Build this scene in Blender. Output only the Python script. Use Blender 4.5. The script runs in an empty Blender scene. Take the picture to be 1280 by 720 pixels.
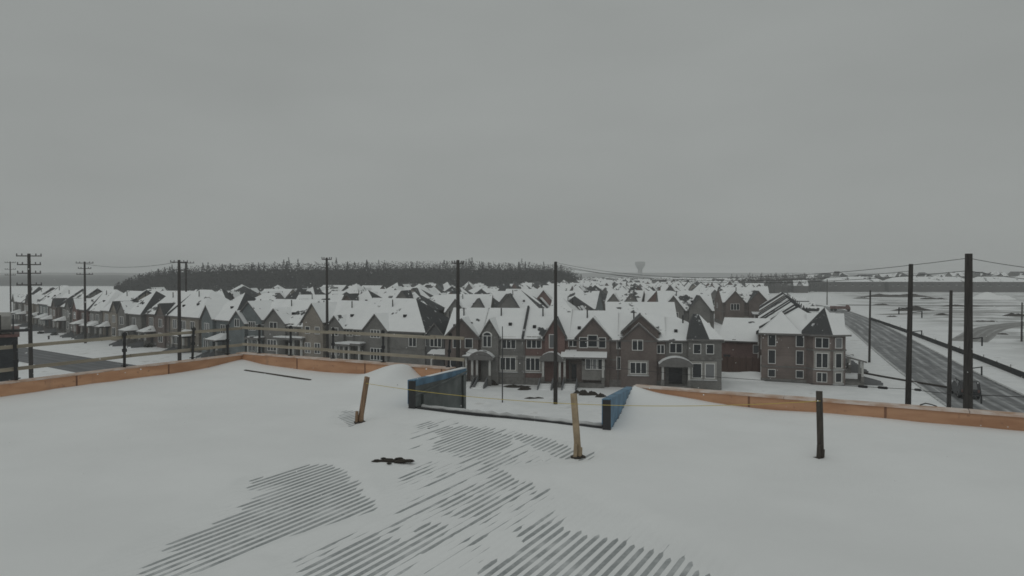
import bpy, math, random
import numpy as np
from mathutils import Vector, Matrix, noise as mnoise
R = math.radians
random.seed(11)
scene = bpy.context.scene
COL = scene.collection
F, HY, CZ = 900.0, 343.0, 14.0          # focal length in photo pixels, horizon row, camera height
TH = math.atan((360 - HY) / F)

# ------------------------------------------------------------------ survey helpers
def ray(px, py):
    a, b = (px - 640) / F, -(py - 360) / F
    c, s = math.cos(TH), math.sin(TH)
    return Vector((a, c + b * s, -s + b * c))
def G(px, py, z=0.0):
    d = ray(px, py); t = (z - CZ) / d.z
    return Vector((d.x * t, d.y * t, z))
def zat(py, Y):                          # height of picture row py at distance Y
    d = ray(640, py); return CZ + d.z / d.y * Y
def col(px, Y): return (px - 640) / F * Y

# ------------------------------------------------------------------ objects
def tag(o, label=None, cat=None, group=None, kind=None):
    for k, v in (('label', label), ('category', cat), ('group', group), ('kind', kind)):
        if v: o[k] = v
    return o
def empty(name, loc=(0, 0, 0), rz=0.0):
    o = bpy.data.objects.new(name, None); COL.objects.link(o)
    o.location = loc; o.rotation_euler = (0, 0, rz); o.empty_display_size = .2
    return o
class MB:
    def __init__(s): s.v = []; s.f = []; s.m = []; s.uv = {}
    def face(s, pts, m=0):
        n = len(s.v); s.v += [tuple(p) for p in pts]; s.f.append(tuple(range(n, n + len(pts)))); s.m.append(m); return s
    def box(s, x0, x1, y0, y1, z0, z1, m=0, mt=None):
        n = len(s.v)
        s.v += [(x0,y0,z0),(x1,y0,z0),(x1,y1,z0),(x0,y1,z0),(x0,y0,z1),(x1,y0,z1),(x1,y1,z1),(x0,y1,z1)]
        for q in ((3,2,1,0),(0,1,5,4),(1,2,6,5),(2,3,7,6),(3,0,4,7)): s.f.append(tuple(n+i for i in q)); s.m.append(m)
        s.f.append((n+4,n+5,n+6,n+7)); s.m.append(m if mt is None else mt); return s
    def bar(s, a, b, w, h, m=0, up=(0, 0, 1)):   # square bar from a to b
        a = Vector(a); b = Vector(b); d = (b - a).normalized(); u = Vector(up)
        if abs(d.dot(u)) > .95: u = Vector((0, 1, 0))
        x = d.cross(u).normalized(); y = x.cross(d).normalized(); n = len(s.v)
        for p in (a, b):
            for i, j in ((-1,-1),(1,-1),(1,1),(-1,1)): s.v.append(tuple(p + x*i*w/2 + y*j*h/2))
        for q in ((0,1,2,3),(7,6,5,4),(0,4,5,1),(1,5,6,2),(2,6,7,3),(3,7,4,0)): s.f.append(tuple(n+i for i in q)); s.m.append(m)
        return s
    def tube(s, pts, r, k=8, m=0, cap=True):
        if not isinstance(r, (list, tuple)): r = [r] * len(pts)
        P = [Vector(p) for p in pts]; n0 = len(s.v); px = None
        for i, p in enumerate(P):
            d = (P[min(i+1, len(P)-1)] - P[max(i-1, 0)]).normalized()
            if px is None:
                u = Vector((0,0,1)) if abs(d.z) < .9 else Vector((0,1,0)); px = d.cross(u).normalized()
            x = (px - d * px.dot(d)).normalized(); px = x; y = d.cross(x)
            for j in range(k):
                a = 2*math.pi*j/k; s.v.append(tuple(p + (x*math.cos(a) + y*math.sin(a)) * r[i]))
        for i in range(len(P)-1):
            for j in range(k):
                s.f.append((n0+i*k+j, n0+i*k+(j+1)%k, n0+(i+1)*k+(j+1)%k, n0+(i+1)*k+j)); s.m.append(m)
        if cap:
            s.f.append(tuple(n0+j for j in reversed(range(k)))); s.m.append(m)
            s.f.append(tuple(n0+(len(P)-1)*k+j for j in range(k))); s.m.append(m)
        return s
    def extr(s, poly, axis, a, b, mats=None):      # poly is a list of 2D points; axis x: (y,z); axis y: (x,z); z: (x,y)
        def P(p, t):
            return (t, p[0], p[1]) if axis == 'x' else ((p[0], t, p[1]) if axis == 'y' else (p[0], p[1], t))
        k = len(poly); n = len(s.v)
        s.v += [P(p, a) for p in poly] + [P(p, b) for p in poly]
        mats = mats or [0]*(k+2)
        for i in range(k): s.f.append((n+i, n+(i+1)%k, n+k+(i+1)%k, n+k+i)); s.m.append(mats[i])
        s.f.append(tuple(n+i for i in reversed(range(k)))); s.m.append(mats[k])
        s.f.append(tuple(n+k+i for i in range(k))); s.m.append(mats[k+1]); return s
    def mesh(s, name, mats, smooth=False, fix=True):
        me = bpy.data.meshes.new(name); me.from_pydata(s.v, [], s.f)
        for m in (mats if isinstance(mats, (list, tuple)) else [mats]): me.materials.append(m)
        me.polygons.foreach_set('material_index', s.m)
        if smooth: me.polygons.foreach_set('use_smooth', [True]*len(s.f))
        if fix and len(s.f) < 60000:
            import bmesh
            bm = bmesh.new(); bm.from_mesh(me); bmesh.ops.recalc_face_normals(bm, faces=bm.faces); bm.to_mesh(me); bm.free()
        me.update(); return me
    def build(s, name, mats, parent=None, smooth=False, loc=None, rz=0.0, fix=True):
        return link(name, s.mesh(name, mats, smooth, fix), parent, loc, rz)
def link(name, me, parent=None, loc=None, rz=0.0):
    o = bpy.data.objects.new(name, me); COL.objects.link(o)
    if parent is not None: o.parent = parent
    if loc is not None: o.location = loc
    o.rotation_euler = (0, 0, rz); return o
KIDS = {}
def kids(o):
    return [c for c in o.children]
def copy_tree(o, parent=None, want=None):
    c = o.copy(); COL.objects.link(c)
    if parent is not None: c.parent = parent
    for ch in kids(o):
        if want is None or want(ch): copy_tree(ch, c)
    return c

# ------------------------------------------------------------------ materials
class NT:
    def __init__(s, name):
        s.mat = bpy.data.materials.new(name); s.mat.use_nodes = True
        s.t = s.mat.node_tree; s.b = s.t.nodes['Principled BSDF']
    def n(s, typ, ins=None, **kw):
        nd = s.t.nodes.new(typ)
        for k, v in kw.items(): setattr(nd, k, v)
        for k, v in (ins or {}).items():
            if isinstance(v, tuple) and len(v) == 2 and hasattr(v[0], 'outputs'): s.t.links.new(v[0].outputs[v[1]], nd.inputs[k])
            else: nd.inputs[k].default_value = v
        return nd
    def l(s, nd, o, tgt, i): s.t.links.new(nd.outputs[o], tgt.inputs[i])
    def mix(s, fac, a, b, blend='MIX'):
        nd = s.t.nodes.new('ShaderNodeMix'); nd.data_type = 'RGBA'; nd.blend_type = blend
        for i, v in ((0, fac), (6, a), (7, b)):
            if isinstance(v, tuple) and hasattr(v[0], 'outputs'): s.t.links.new(v[0].outputs[v[1]], nd.inputs[i])
            elif i == 0: nd.inputs[0].default_value = v
            else: nd.inputs[i].default_value = (*v[:3], 1)
        return (nd, 2)
    def coord(s, kind='Object'):
        return (s.n('ShaderNodeTexCoord'), kind)
    def noise(s, scale, detail=4, vec=None, rough=.55):
        nd = s.n('ShaderNodeTexNoise', {'Scale': scale, 'Detail': detail, 'Roughness': rough})
        if vec is not None: s.t.links.new(vec[0].outputs[vec[1]], nd.inputs['Vector'])
        return (nd, 'Fac')
    def ramp(s, src, a, b, lo=0.0, hi=1.0):
        nd = s.n('ShaderNodeMapRange', {'From Min': a, 'From Max': b, 'To Min': lo, 'To Max': hi}, interpolation_type='SMOOTHSTEP')
        s.t.links.new(src[0].outputs[src[1]], nd.inputs['Value']); return (nd, 'Result')
    def math(s, op, a, b=0.0):
        nd = s.t.nodes.new('ShaderNodeMath'); nd.operation = op
        for i, v in ((0, a), (1, b)):
            if isinstance(v, tuple): s.t.links.new(v[0].outputs[v[1]], nd.inputs[i])
            else: nd.inputs[i].default_value = v
        return (nd, 0)
    def scale(s, vec, sc, rot=(0,0,0)):
        nd = s.n('ShaderNodeMapping', {'Scale': sc, 'Rotation': rot}); s.t.links.new(vec[0].outputs[vec[1]], nd.inputs['Vector']); return (nd, 'Vector')
    def out(s, colr, rough=.8, bump=None, spec=.3, metal=0.0, dist=.02):
        if isinstance(colr, tuple) and hasattr(colr[0], 'outputs'): s.t.links.new(colr[0].outputs[colr[1]], s.b.inputs['Base Color'])
        else: s.b.inputs['Base Color'].default_value = (*colr[:3], 1)
        if isinstance(rough, tuple): s.t.links.new(rough[0].outputs[rough[1]], s.b.inputs['Roughness'])
        else: s.b.inputs['Roughness'].default_value = rough
        s.b.inputs['Specular IOR Level'].default_value = spec; s.b.inputs['Metallic'].default_value = metal
        if bump is not None:
            bn = s.n('ShaderNodeBump', {'Strength': bump[1], 'Distance': dist}); s.t.links.new(bump[0][0].outputs[bump[0][1]], bn.inputs['Height'])
            s.l(bn, 'Normal', s.b, 'Normal')
        return s.mat
def plain(name, c, rough=.8, var=.25, scale=3.0, spec=.3, metal=0.0, stretch=(1,1,1), bump=0.0):
    t = NT(name); nz = t.noise(scale, 5, t.scale(t.coord(), stretch))
    c2 = tuple(x * (1 - var) for x in c)
    return t.out(t.mix(t.ramp(nz, .3, .7), c2, c), rough, (nz, bump) if bump else None, spec, metal)
MAT = {}
def m_snow(name, c=(.86,.87,.87), s1=.35, bump=.35, dist=.04):
    t = NT(name); v = (t.n('ShaderNodeNewGeometry'), 'Position')
    a = t.noise(s1, 5, v); b = t.noise(6.0, 5, v); m = t.math('ADD', a, t.math('MULTIPLY', b, .35))
    return t.out(t.mix(t.ramp(a, .25, .75), tuple(x*.93 for x in c), c), .65, (m, bump), .2, dist=dist)
MAT['snow'] = m_snow('snow')
SNOW = MAT['snow']
SHINGLE_C = (.062,.064,.066)
def m_roof():
    t = NT('snowy_shingle'); v = t.coord(); rnd = t.n('ShaderNodeObjectInfo')
    off = t.n('ShaderNodeVectorMath', operation='SCALE'); cmb = t.n('ShaderNodeCombineXYZ')
    t.l(rnd, 'Random', cmb, 'X'); t.l(rnd, 'Random', cmb, 'Y'); off.inputs['Scale'].default_value = 97.0; t.l(cmb, 0, off, 0)
    add = t.n('ShaderNodeVectorMath', operation='ADD'); t.t.links.new(v[0].outputs['Object'], add.inputs[0]); t.l(off, 0, add, 1)
    big = t.noise(.22, 3, (add, 0)); fine = t.noise(1.3, 5, (add, 0))
    f = t.math('ADD', big, t.math('MULTIPLY', fine, .35))
    patch = t.ramp(f, .785, .825)
    sh = t.mix(t.noise(3.0, 4, (add, 0)), tuple(x*.7 for x in SHINGLE_C), tuple(x*1.4 for x in SHINGLE_C))
    sn = t.mix(t.noise(.8, 4, (add, 0)), (.77,.785,.79), (.88,.89,.89))
    return t.out(t.mix(patch, sn, sh), .7, (f, .3), .2, dist=.1)
def m_shingle():
    t = NT('bare_shingle'); v = t.coord(); n1 = t.noise(1.1, 5, v)
    base = t.mix(t.noise(5.0, 4, v), tuple(x*.7 for x in SHINGLE_C), tuple(x*1.45 for x in SHINGLE_C))
    return t.out(t.mix(t.ramp(n1, .62, .7), base, (.6,.61,.62)), .85, None, .2)
def m_wall():
    t = NT('brick_wall'); v = t.coord(); oi = t.n('ShaderNodeObjectInfo')
    br = t.n('ShaderNodeTexBrick', {'Scale': 4.0, 'Mortar Size': .02, 'Color1': (1,1,1,1), 'Color2': (.72,.72,.72,1), 'Mortar': (1.25,1.22,1.18,1)})
    rot = t.scale(v, (1,1,1), (R(90),0,0)); t.t.links.new(rot[0].outputs[rot[1]], br.inputs['Vector'])
    c = t.mix(1.0, (oi, 'Color'), (br, 'Color'), 'MULTIPLY')
    nz = t.ramp(t.noise(.5, 5, v), .3, .7, .78, 1.1); c = t.mix(1.0, c, (nz[0], nz[1]), 'MULTIPLY')
    return t.out(c, .85, None, .2)
def m_glass():
    t = NT('window_glass'); oi = t.n('ShaderNodeObjectInfo')
    c = t.mix(t.ramp((oi, 'Random'), .55, .95), (.02,.024,.028), (.17,.175,.18)); return t.out(c, .12, None, .5)
MAT.update(
    roof=m_roof(), shingle=m_shingle(), wall=m_wall(), glass=m_glass(),
    trim=plain('painted_trim', (.5,.5,.48), .6, .15), stone=plain('stone_base', (.2,.195,.185), .85, .35, 2.5),
    fascia=plain('fascia', (.17,.165,.16), .6, .2), frame=plain('window_frame_paint', (.75,.75,.73), .5, .1),
    surround=plain('stucco_surround', (.36,.35,.33), .8, .2), door=plain('painted_door', (.045,.047,.05), .5, .2),
    garage=plain('garage_door_paint', (.3,.29,.27), .6, .2), metal=plain('dark_metal', (.045,.046,.048), .5, .25),
    polewood=plain('weathered_pole_wood', (.062,.057,.053), .9, .45, 2.0, stretch=(6,6,.5)),
    lamp_steel=plain('galvanised_pole', (.1,.105,.105), .6, .3), insul=plain('insulator_ceramic', (.12,.12,.12), .35, .2),
    wire=plain('cable_sheath', (.04,.04,.042), .7, .1),
    rail=plain('rail_lumber', (.40,.36,.29), .8, .35, 1.2, stretch=(1,1,8)),
    stud=plain('stud_wood', (.3,.2,.13), .85, .45, 4.0, stretch=(6,6,.8)), studpale=plain('stud_wood_pale', (.42,.33,.225), .85, .35, 5.0),
    studdark=plain('stud_wood_wet', (.085,.075,.065), .9, .4, 5.0, stretch=(6,6,.8)),
    dirt=plain('frozen_dirt', (.05,.043,.036), .95, .4, 6.0), black=plain('black_plastic', (.022,.022,.024), .6, .2),
    carpaint=plain('dark_car_paint', (.03,.032,.036), .3, .2, 1.5, .5), tyre=plain('tyre_rubber', (.02,.02,.02), .9, .2),
    rim=plain('alloy_rim', (.3,.3,.3), .35, .15), redpaint=plain('rusty_red_paint', (.19,.11,.10), .6, .4, 1.5),
    fencewood=plain('fence_boards', (.13,.085,.07), .85, .35, 2.0, stretch=(8,8,.5)),
    silt=plain('silt_fabric', (.03,.032,.034), .9, .4, .8), string=plain('yellow_string', (.6,.48,.13), .8, .1),
    concrete=plain('concrete_dark', (.16,.165,.17), .85, .2, .5),
)
def m_ply():
    t = NT('orange_plywood'); v = t.coord(); oi = t.n('ShaderNodeObjectInfo'); n1 = t.noise(1.1, 6, t.scale(v, (1,1,5))); n2 = t.noise(9, 4, v)
    c = t.mix(t.ramp(n1, .3, .7), (.47,.265,.165), (.60,.365,.235)); c = t.mix(t.ramp(n2, .62, .75), c, (.38,.22,.15)); c = t.mix(1.0, c, t.mix((oi, 'Random'), (.80,.78,.76), (1.08,1.05,1.0)), 'MULTIPLY'); st_ = t.ramp(t.noise(.9, 5, t.scale(v, (3,3,.4))), .58, .72, 0, .5); c = t.mix(st_, c, (.34,.22,.16))
    return t.out(c, .75, (n2, .1), .25)
def m_cap():
    t = NT('dusted_plywood_cap'); v = t.coord(); n1 = t.noise(3, 6, v)
    return t.out(t.mix(t.ramp(n1, .3, .65), (.47,.31,.22), (.66,.58,.53)), .8, None, .2)
def m_deck():
    t = NT('frosted_deck_metal'); v = t.coord(); n1 = t.noise(1.4, 5, v); n2 = t.noise(22, 5, v)
    f = t.math('ADD', t.ramp(n1, .3, .75, 0, .5), t.ramp(n2, .4, .7, 0, .4))
    fr = t.ramp(t.noise(2.6, 6, v), .46, .70, 0, .6)
    return t.out(t.mix(fr, t.mix(f, (.27,.29,.295), (.52,.535,.54)), (.74,.755,.76)), .6, None, .35, .0)
def m_grey_ply():
    t = NT('wet_grey_sheathing'); v = t.coord(); n1 = t.noise(2.0, 6, v)
    return t.out(t.mix(t.ramp(n1, .3, .75), (.13,.142,.14), (.22,.235,.23)), .8, None, .25)
MAT.update(ply=m_ply(), cap=m_cap(), deck=m_deck(), greyply=m_grey_ply(),
    blue=plain('blue_membrane', (.145,.275,.405), .6, .45, 2.5))

# ------------------------------------------------------------------ camera, sky, sun, haze
cam = bpy.data.cameras.new('camera'); co = bpy.data.objects.new('camera', cam); COL.objects.link(co)
co.location = (0, 0, CZ); co.rotation_euler = (R(90) - TH, 0, 0)
cam.sensor_width = 36; cam.lens = F / 1280 * 36; cam.clip_start = .05; cam.clip_end = 20000
scene.camera = co
SUN_EL, SUN_AZ = 42, 205                  # degrees; azimuth clockwise from +Y (behind the camera, a little to the left)
w = bpy.data.worlds.new('World'); scene.world = w; w.use_nodes = True
nt = w.node_tree; nt.nodes.clear()
def wn(t, **kw):
    n = nt.nodes.new(t)
    for k, v in kw.items(): setattr(n, k, v)
    return n
sky = wn('ShaderNodeTexSky', sky_type='NISHITA'); sky.sun_disc = False
sky.sun_elevation = R(SUN_EL); sky.sun_rotation = R(SUN_AZ); sky.air_density = 1.0; sky.dust_density = 3.0
hs = wn('ShaderNodeHueSaturation'); hs.inputs['Saturation'].default_value = .08; hs.inputs['Value'].default_value = .55
tc = wn('ShaderNodeTexCoord'); mp = wn('ShaderNodeMapping'); mp.inputs['Scale'].default_value = (1, 1, 3.2)
nz = wn('ShaderNodeTexNoise'); nz.inputs['Scale'].default_value = 2.2; nz.inputs['Detail'].default_value = 3
rg = wn('ShaderNodeMapRange'); rg.inputs['From Min'].default_value = .3; rg.inputs['From Max'].default_value = .7
rg.inputs['To Min'].default_value = .93; rg.inputs['To Max'].default_value = 1.05
cloud = wn('ShaderNodeVectorMath', operation='SCALE'); cloud.inputs[0].default_value = (5.85, 6.18, 6.02)
sx = wn('ShaderNodeSeparateXYZ'); zr_ = wn('ShaderNodeMapRange', interpolation_type='SMOOTHSTEP'); zr_.inputs['From Min'].default_value = .3; zr_.inputs['From Max'].default_value = .95; zr_.inputs['To Min'].default_value = 1.0; zr_.inputs['To Max'].default_value = 1.22; mul_ = wn('ShaderNodeMath', operation='MULTIPLY')
mx = wn('ShaderNodeMix', data_type='RGBA'); mx.inputs[0].default_value = .88
bg = wn('ShaderNodeBackground'); bg.inputs['Strength'].default_value = .1
wo = wn('ShaderNodeOutputWorld')
L = nt.links.new
L(sky.outputs[0], hs.inputs['Color']); L(tc.outputs['Generated'], mp.inputs[0]); L(mp.outputs[0], nz.inputs['Vector'])
L(nz.outputs['Fac'], rg.inputs['Value']); L(tc.outputs['Generated'], sx.inputs[0]); L(sx.outputs['Z'], zr_.inputs['Value']); L(rg.outputs[0], mul_.inputs[0]); L(zr_.outputs[0], mul_.inputs[1]); L(mul_.outputs[0], cloud.inputs['Scale'])
L(hs.outputs[0], mx.inputs[6]); L(cloud.outputs[0], mx.inputs[7]); L(mx.outputs[2], bg.inputs['Color']); L(bg.outputs[0], wo.inputs['Surface'])
sl = bpy.data.lights.new('sun', 'SUN'); sl.energy = .5; sl.angle = R(40); sl.color = (1, .98, .95)
so = bpy.data.objects.new('sun', sl); COL.objects.link(so)
d = Vector((math.sin(R(SUN_AZ))*math.cos(R(SUN_EL)), math.cos(R(SUN_AZ))*math.cos(R(SUN_EL)), math.sin(R(SUN_EL))))
so.rotation_euler = d.to_track_quat('Z', 'Y').to_euler(); so.location = (0, 0, 60)
vs = scene.view_settings; vs.view_transform = 'Standard'; vs.look = 'None'; vs.exposure = -.85; vs.gamma = 1; vs.use_curve_mapping = False
scene.cycles.use_denoising = True; scene.cycles.volume_bounces = 3; scene.cycles.max_bounces = 7
scene.cycles.filter_width = 1.65

hm = bpy.data.materials.new('haze_air'); hm.use_nodes = True; ht = hm.node_tree; ht.nodes.clear()
pv = ht.nodes.new('ShaderNodeVolumePrincipled'); pv.inputs['Density'].default_value = .00045
pv.inputs['Color'].default_value = (.985, .99, .99, 1); pv.inputs['Anisotropy'].default_value = .15
ho = ht.nodes.new('ShaderNodeOutputMaterial'); ht.links.new(pv.outputs[0], ho.inputs['Volume'])
tag(MB().box(-5600, 5600, -3000, 7600, -2, 52).build('haze', hm), 'thin snowy haze filling the air over the suburb', 'haze', kind='stuff')

# ------------------------------------------------------------------ ground and roads
def m_ground():
    t = NT('snowy_ground'); g = (t.n('ShaderNodeNewGeometry'), 'Position'); sp = t.n('ShaderNodeSeparateXYZ'); t.t.links.new(g[0].outputs[g[1]], sp.inputs[0])
    big = t.noise(.02, 4, g); med = t.noise(.35, 6, g); streak = t.noise(.10, 8, t.scale(g, (.55, 1, 1), (0, 0, R(20))), .65)
    sn = t.mix(t.ramp(med, .25, .75), (.74,.755,.76), (.86,.87,.875))
    # site east of the main road: churned snow with soil showing through
    e = t.math('SUBTRACT', (sp, 'X'), t.math('MULTIPLY', (sp, 'Y'), .36)); mask = t.ramp(e, 34, 60)
    soil = t.ramp(t.math('ADD', streak, t.math('ADD', t.math('MULTIPLY', med, .25), t.math('MULTIPLY', t.noise(.035, 4, g), .4))), .73, .92, 0, .65)
    k = t.math('MULTIPLY', mask, soil)
    # lawns: a little stubble everywhere
    stub = t.ramp(t.math('ADD', med, t.math('MULTIPLY', big, .4)), .80, .93, 0, .45)
    c = t.mix(k, sn, (.15,.148,.14)); c = t.mix(stub, c, (.3,.29,.26))
    return t.out(c, .75, (med, .4), .2, dist=.15)
mb = MB()
for i in range(48):
    a0, a1 = 2*math.pi*i/48, 2*math.pi*(i+1)/48
    mb.face([(0, 900, 0), (5200*math.cos(a0), 2000+5200*math.sin(a0), 0), (5200*math.cos(a1), 2000+5200*math.sin(a1), 0)])
tag(mb.build('ground', m_ground()), kind='structure')

def m_road(name, base, lo, hi, snow_amt):
    t = NT(name); uv = (t.n('ShaderNodeTexCoord'), 'UV'); s = t.scale(uv, (1.0, .035, 1))
    a = t.noise(1.1, 5, s); b = t.noise(.5, 6, uv); b2 = t.noise(3.2, 4, s)
    f = t.math('ADD', t.ramp(a, .38, .68, 0, .55), t.math('ADD', t.ramp(b, .4, .75, 0, .3), t.ramp(b2, .5, .75, 0, .3)))
    f = t.math('MULTIPLY', f, snow_amt); su = t.n('ShaderNodeSeparateXYZ'); t.t.links.new(uv[0].outputs['UV'], su.inputs[0])
    wob = t.math('ADD', t.math('MULTIPLY', (su, 'X'), 3.7), t.math('MULTIPLY', t.noise(.08, 2, uv), 2.0)); tr = t.ramp(t.math('SINE', wob), -.3, .7, .55, 1.15); f = t.math('MULTIPLY', f, tr)
    return t.out(t.mix(f, base, (.62,.63,.64)), t.ramp(a, .3, .7, .45, .8), None, .35)
def ribbon(name, pts, width, mat, z):
    P = [Vector((p[0], p[1], 0)) for p in pts]; v = []; uv = []; f = []; acc = 0
    for i, p in enumerate(P):
        d = (P[min(i+1, len(P)-1)] - P[max(i-1, 0)]).normalized(); nrm = Vector((d.y, -d.x, 0)); wd = width[i] if isinstance(width, list) else width
        if i: acc += (P[i]-P[i-1]).length
        for k in range(5):
            q = p + nrm*wd*(k/4-.5); v.append((q.x, q.y, z)); uv.append((wd*(k/4-.5), acc))
        if i:
            n = i*5
            for k in range(4): f.append((n-5+k, n-4+k, n+1+k, n+k))
    me = bpy.data.meshes.new(name); me.from_pydata(v, [], f); me.materials.append(mat)
    ul = me.uv_layers.new(name='UVMap')
    for lp in me.loops: ul.data[lp.index].uv = uv[lp.vertex_index]
    return tag(link(name, me), kind='structure')
def curve(pts, n=14):                      # Catmull-Rom through points
    P = [Vector((p[0], p[1], 0)) for p in pts]; P = [2*P[0]-P[1]] + P + [2*P[-1]-P[-2]]; out = []
    for i in range(1, len(P)-2):
        for k in range(n):
            t = k/n; a, b, c, d_ = P[i-1:i+3]
            out.append(.5*((2*b)+(c-a)*t+(2*a-5*b+4*c-d_)*t*t+(3*b-a-3*c+d_)*t**3))
    out.append(P[-2]); return out
# main road: right of the houses, straight and then bending left
main_pts = curve([(27,0),(41,45),(57,92),(75,140),(94,190),(112,240),(127,290),(137,350),(140,430),(136,540)])
ribbon('main_road', main_pts, 9.6, m_road('slushy_asphalt', (.075,.078,.082), 0, 1, .95), .008)
# kerbs of the main road
def kerb(side):
    mb = MB(); P = main_pts
    for i in range(len(P)-1):
        for_pts = []
        for p, q in ((P[i], P[i+1]),):
            d0 = (P[min(i+1, len(P)-1)]-P[max(i-1, 0)]).normalized(); d1 = (P[min(i+2, len(P)-1)]-P[i]).normalized()
            n0 = Vector((d0.y,-d0.x,0))*side; n1 = Vector((d1.y,-d1.x,0))*side
            a0, a1, b0, b1 = p+n0*4.8, p+n0*5.15, q+n1*4.8, q+n1*5.15
            z = Vector((0,0,.12)); g = Vector((0,0,-.02))
            mb.face([a0+g, b0+g, b0+z, a0+z]); mb.face([a0+z, b0+z, b1+z, a1+z]); mb.face([a1+z, b1+z, b1+g, a1+g])
    tag(mb.build('kerb', MAT['snowkerb']), kind='structure')
MAT['snowkerb'] = plain('snow_dusted_kerb', (.62,.63,.63), .8, .45, 1.5)
kerb(-1); kerb(1)
A0, A1 = G(20, 441), G(140, 462)
dv = (A1 - A0).normalized()
side_pts = curve([A0 - dv*120 + Vector((-6,10,0)), A0 - dv*55, A0, A1, A1 + dv*45, A1 + dv*75 + Vector((3,1,0)), (34, 45), (36, 38)])
ribbon('side_street', side_pts, 9.2, m_road('dark_asphalt', (.085,.088,.095), 0, 1, .24), .004)
ribbon('site_track', curve([(95,150),(128,190),(165,215),(230,232)]), 7, m_road('muddy_track', (.12,.115,.105), 0, 1, .8), .004)
ribbon('site_lane', curve([(150,330),(210,320),(300,330),(420,360)]), 12, m_road('muddy_lane', (.13,.125,.12), 0, 1, .6), .004)
ribbon('site_path', curve([(128,250),(160,262),(220,262),(300,255)]), 6, m_road('muddy_path', (.15,.145,.135), 0, 1, .9), .012)

# ------------------------------------------------------------------ roof under the camera
RZ = 11.3
U = Vector((.8813, -.4726, 0)); V = Vector((-.4726, -.8813, 0)); C0 = Vector((-8.0, 21.3, 0))   # s runs along the right parapet, t toward the camera
def st(px, py, z=RZ):
    p = G(px, py, z) - C0; return (p.x*U.x + p.y*U.y, p.x*V.x + p.y*V.y)
def W(s, t, z): p = C0 + U*s + V*t; return (p.x, p.y, z)
LN, RN = st(523, 510), st(757, 540)
LF, RF = (7.62, 0.0), (12.05, 0.0)
TN = (LN[1] + RN[1]) / 2
LN = (LN[0], TN); RN = (RN[0], TN)
SMAX, TMAX, TPAR = 34.0, 25.0, .24
PH = .37                                    # parapet above the snow
bld = tag(empty('unfinished_building', W(17, 12, 0)), 'unfinished building in the foreground with snowy corrugated roof deck and orange plywood parapet', 'building')
def part(mb, name, mats, parent=bld, smooth=False, fix=True):
    o = mb.build(name, mats, None, smooth, fix=fix)
    o.parent = parent
    o.matrix_parent_inverse = Matrix.Translation(-Vector(world_loc(parent)))
    return o
def world_loc(o):
    return Vector(o.location) if o.parent is None else Vector((0, 0, 0))
def quad_wall(mb, pts, z0, z1, m=0, mt=None):
    zs = z1 if isinstance(z1, (list, tuple)) else [z1]*len(pts); z0s = z0 if isinstance(z0, (list, tuple)) else [z0]*len(pts)   # closed prism over a plan polygon
    k = len(pts); n = len(mb.v)
    mb.v += [(p[0], p[1], z) for p, z in zip(pts, z0s)] + [(p[0], p[1], z) for p, z in zip(pts, zs)]
    for i in range(k): mb.f.append((n+i, n+(i+1)%k, n+k+(i+1)%k, n+k+i)); mb.m.append(m)
    mb.f.append(tuple(n+i for i in reversed(range(k)))); mb.m.append(m)
    mb.f.append(tuple(n+k+i for i in range(k))); mb.m.append(m if mt is None else mt)
w2 = lambda s, t: W(s, t, 0)
mb = MB(); quad_wall(mb, [w2(0,0), w2(*LF), w2(*LN), w2(*RN), w2(*RF), w2(SMAX,0), w2(SMAX,TMAX), w2(0,TMAX)], 0, RZ-.16)
part(mb, 'wall', MAT['concrete'])
# deck: trapezoid corrugation along t
PITCH, DEPTH = .104, .034
def prof(s):                                # crowned ridge tops near 0, -1 in the flutes
    x = (s / PITCH) % 1.0
    return .16*(1-abs(x-.25)/.25) if x < .50 else (-(x-.50)/.1 if x < .60 else (-1.0 if x < .90 else -(1-x)/.1))
DZ = RZ - .03
mb = MB(); n = int(SMAX / PITCH)
def notch_t(s):                             # roof edge at s (t of the far edge)
    if LN[0] - .05 < s < RN[0] + .05: return TN + .02
    return TN*(s+PITCH-LF[0])/(LN[0]-LF[0]) + .05 if LF[0] - PITCH < s < LN[0] else .0
for i in range(n):
    s0 = i*PITCH; t0 = notch_t(s0)
    for a, b, za, zb in ((0,.25,0,.0055),(.25,.5,.0055,0),(.5,.6,0,-DEPTH),(.6,.9,-DEPTH,-DEPTH),(.9,1,-DEPTH,0)):
        mb.face([W(s0+a*PITCH,t0,DZ+za), W(s0+a*PITCH,TMAX,DZ+za), W(s0+b*PITCH,TMAX,DZ+zb), W(s0+b*PITCH,t0,DZ+zb)])
part(mb, 'roof_deck', MAT['deck'], fix=False)
def prun(s0, s1, P, zt, seg=2.44):          # P(s, out) -> plan point on the run
    mb = MB(); quad_wall(mb, [P(s0,.022), P(s1,.022), P(s1,TPAR), P(s0,TPAR)], RZ-.6, zt-.034); o = part(mb, 'parapet', MAT['greyply'])
    s = s0
    while s < s1 - .01:
        e = min(s1, s + seg); m = MB(); quad_wall(m, [P(s+.012,.0), P(e-.012,.0), P(e-.012,.02), P(s+.012,.02)], RZ-.2, zt-.03+rndp.uniform(-.004,.0)); q = part(m, 'panel', MAT['ply'], o); s = e
        m = MB(); quad_wall(m, [P(s-.02,-.006), P(s+.02,-.006), P(s+.02,-.001), P(s-.02,-.001)], RZ-.2, zt-.034); q = part(m, 'joint_strip', MAT['joint'], o) if s < s1-.1 else None
    s = s0
    while s < s1 - .01:
        e = min(s1, s + 3.1); c = MB(); w_ = rndp.uniform(.02,.045); quad_wall(c, [P(s+.006,-w_), P(e-.006,-w_), P(e-.006,TPAR+.03), P(s+.006,TPAR+.03)], zt-.029, zt+rndp.uniform(-.004,.004)); part(c, 'cap_board', MAT['cap'], o); s = e
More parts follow.
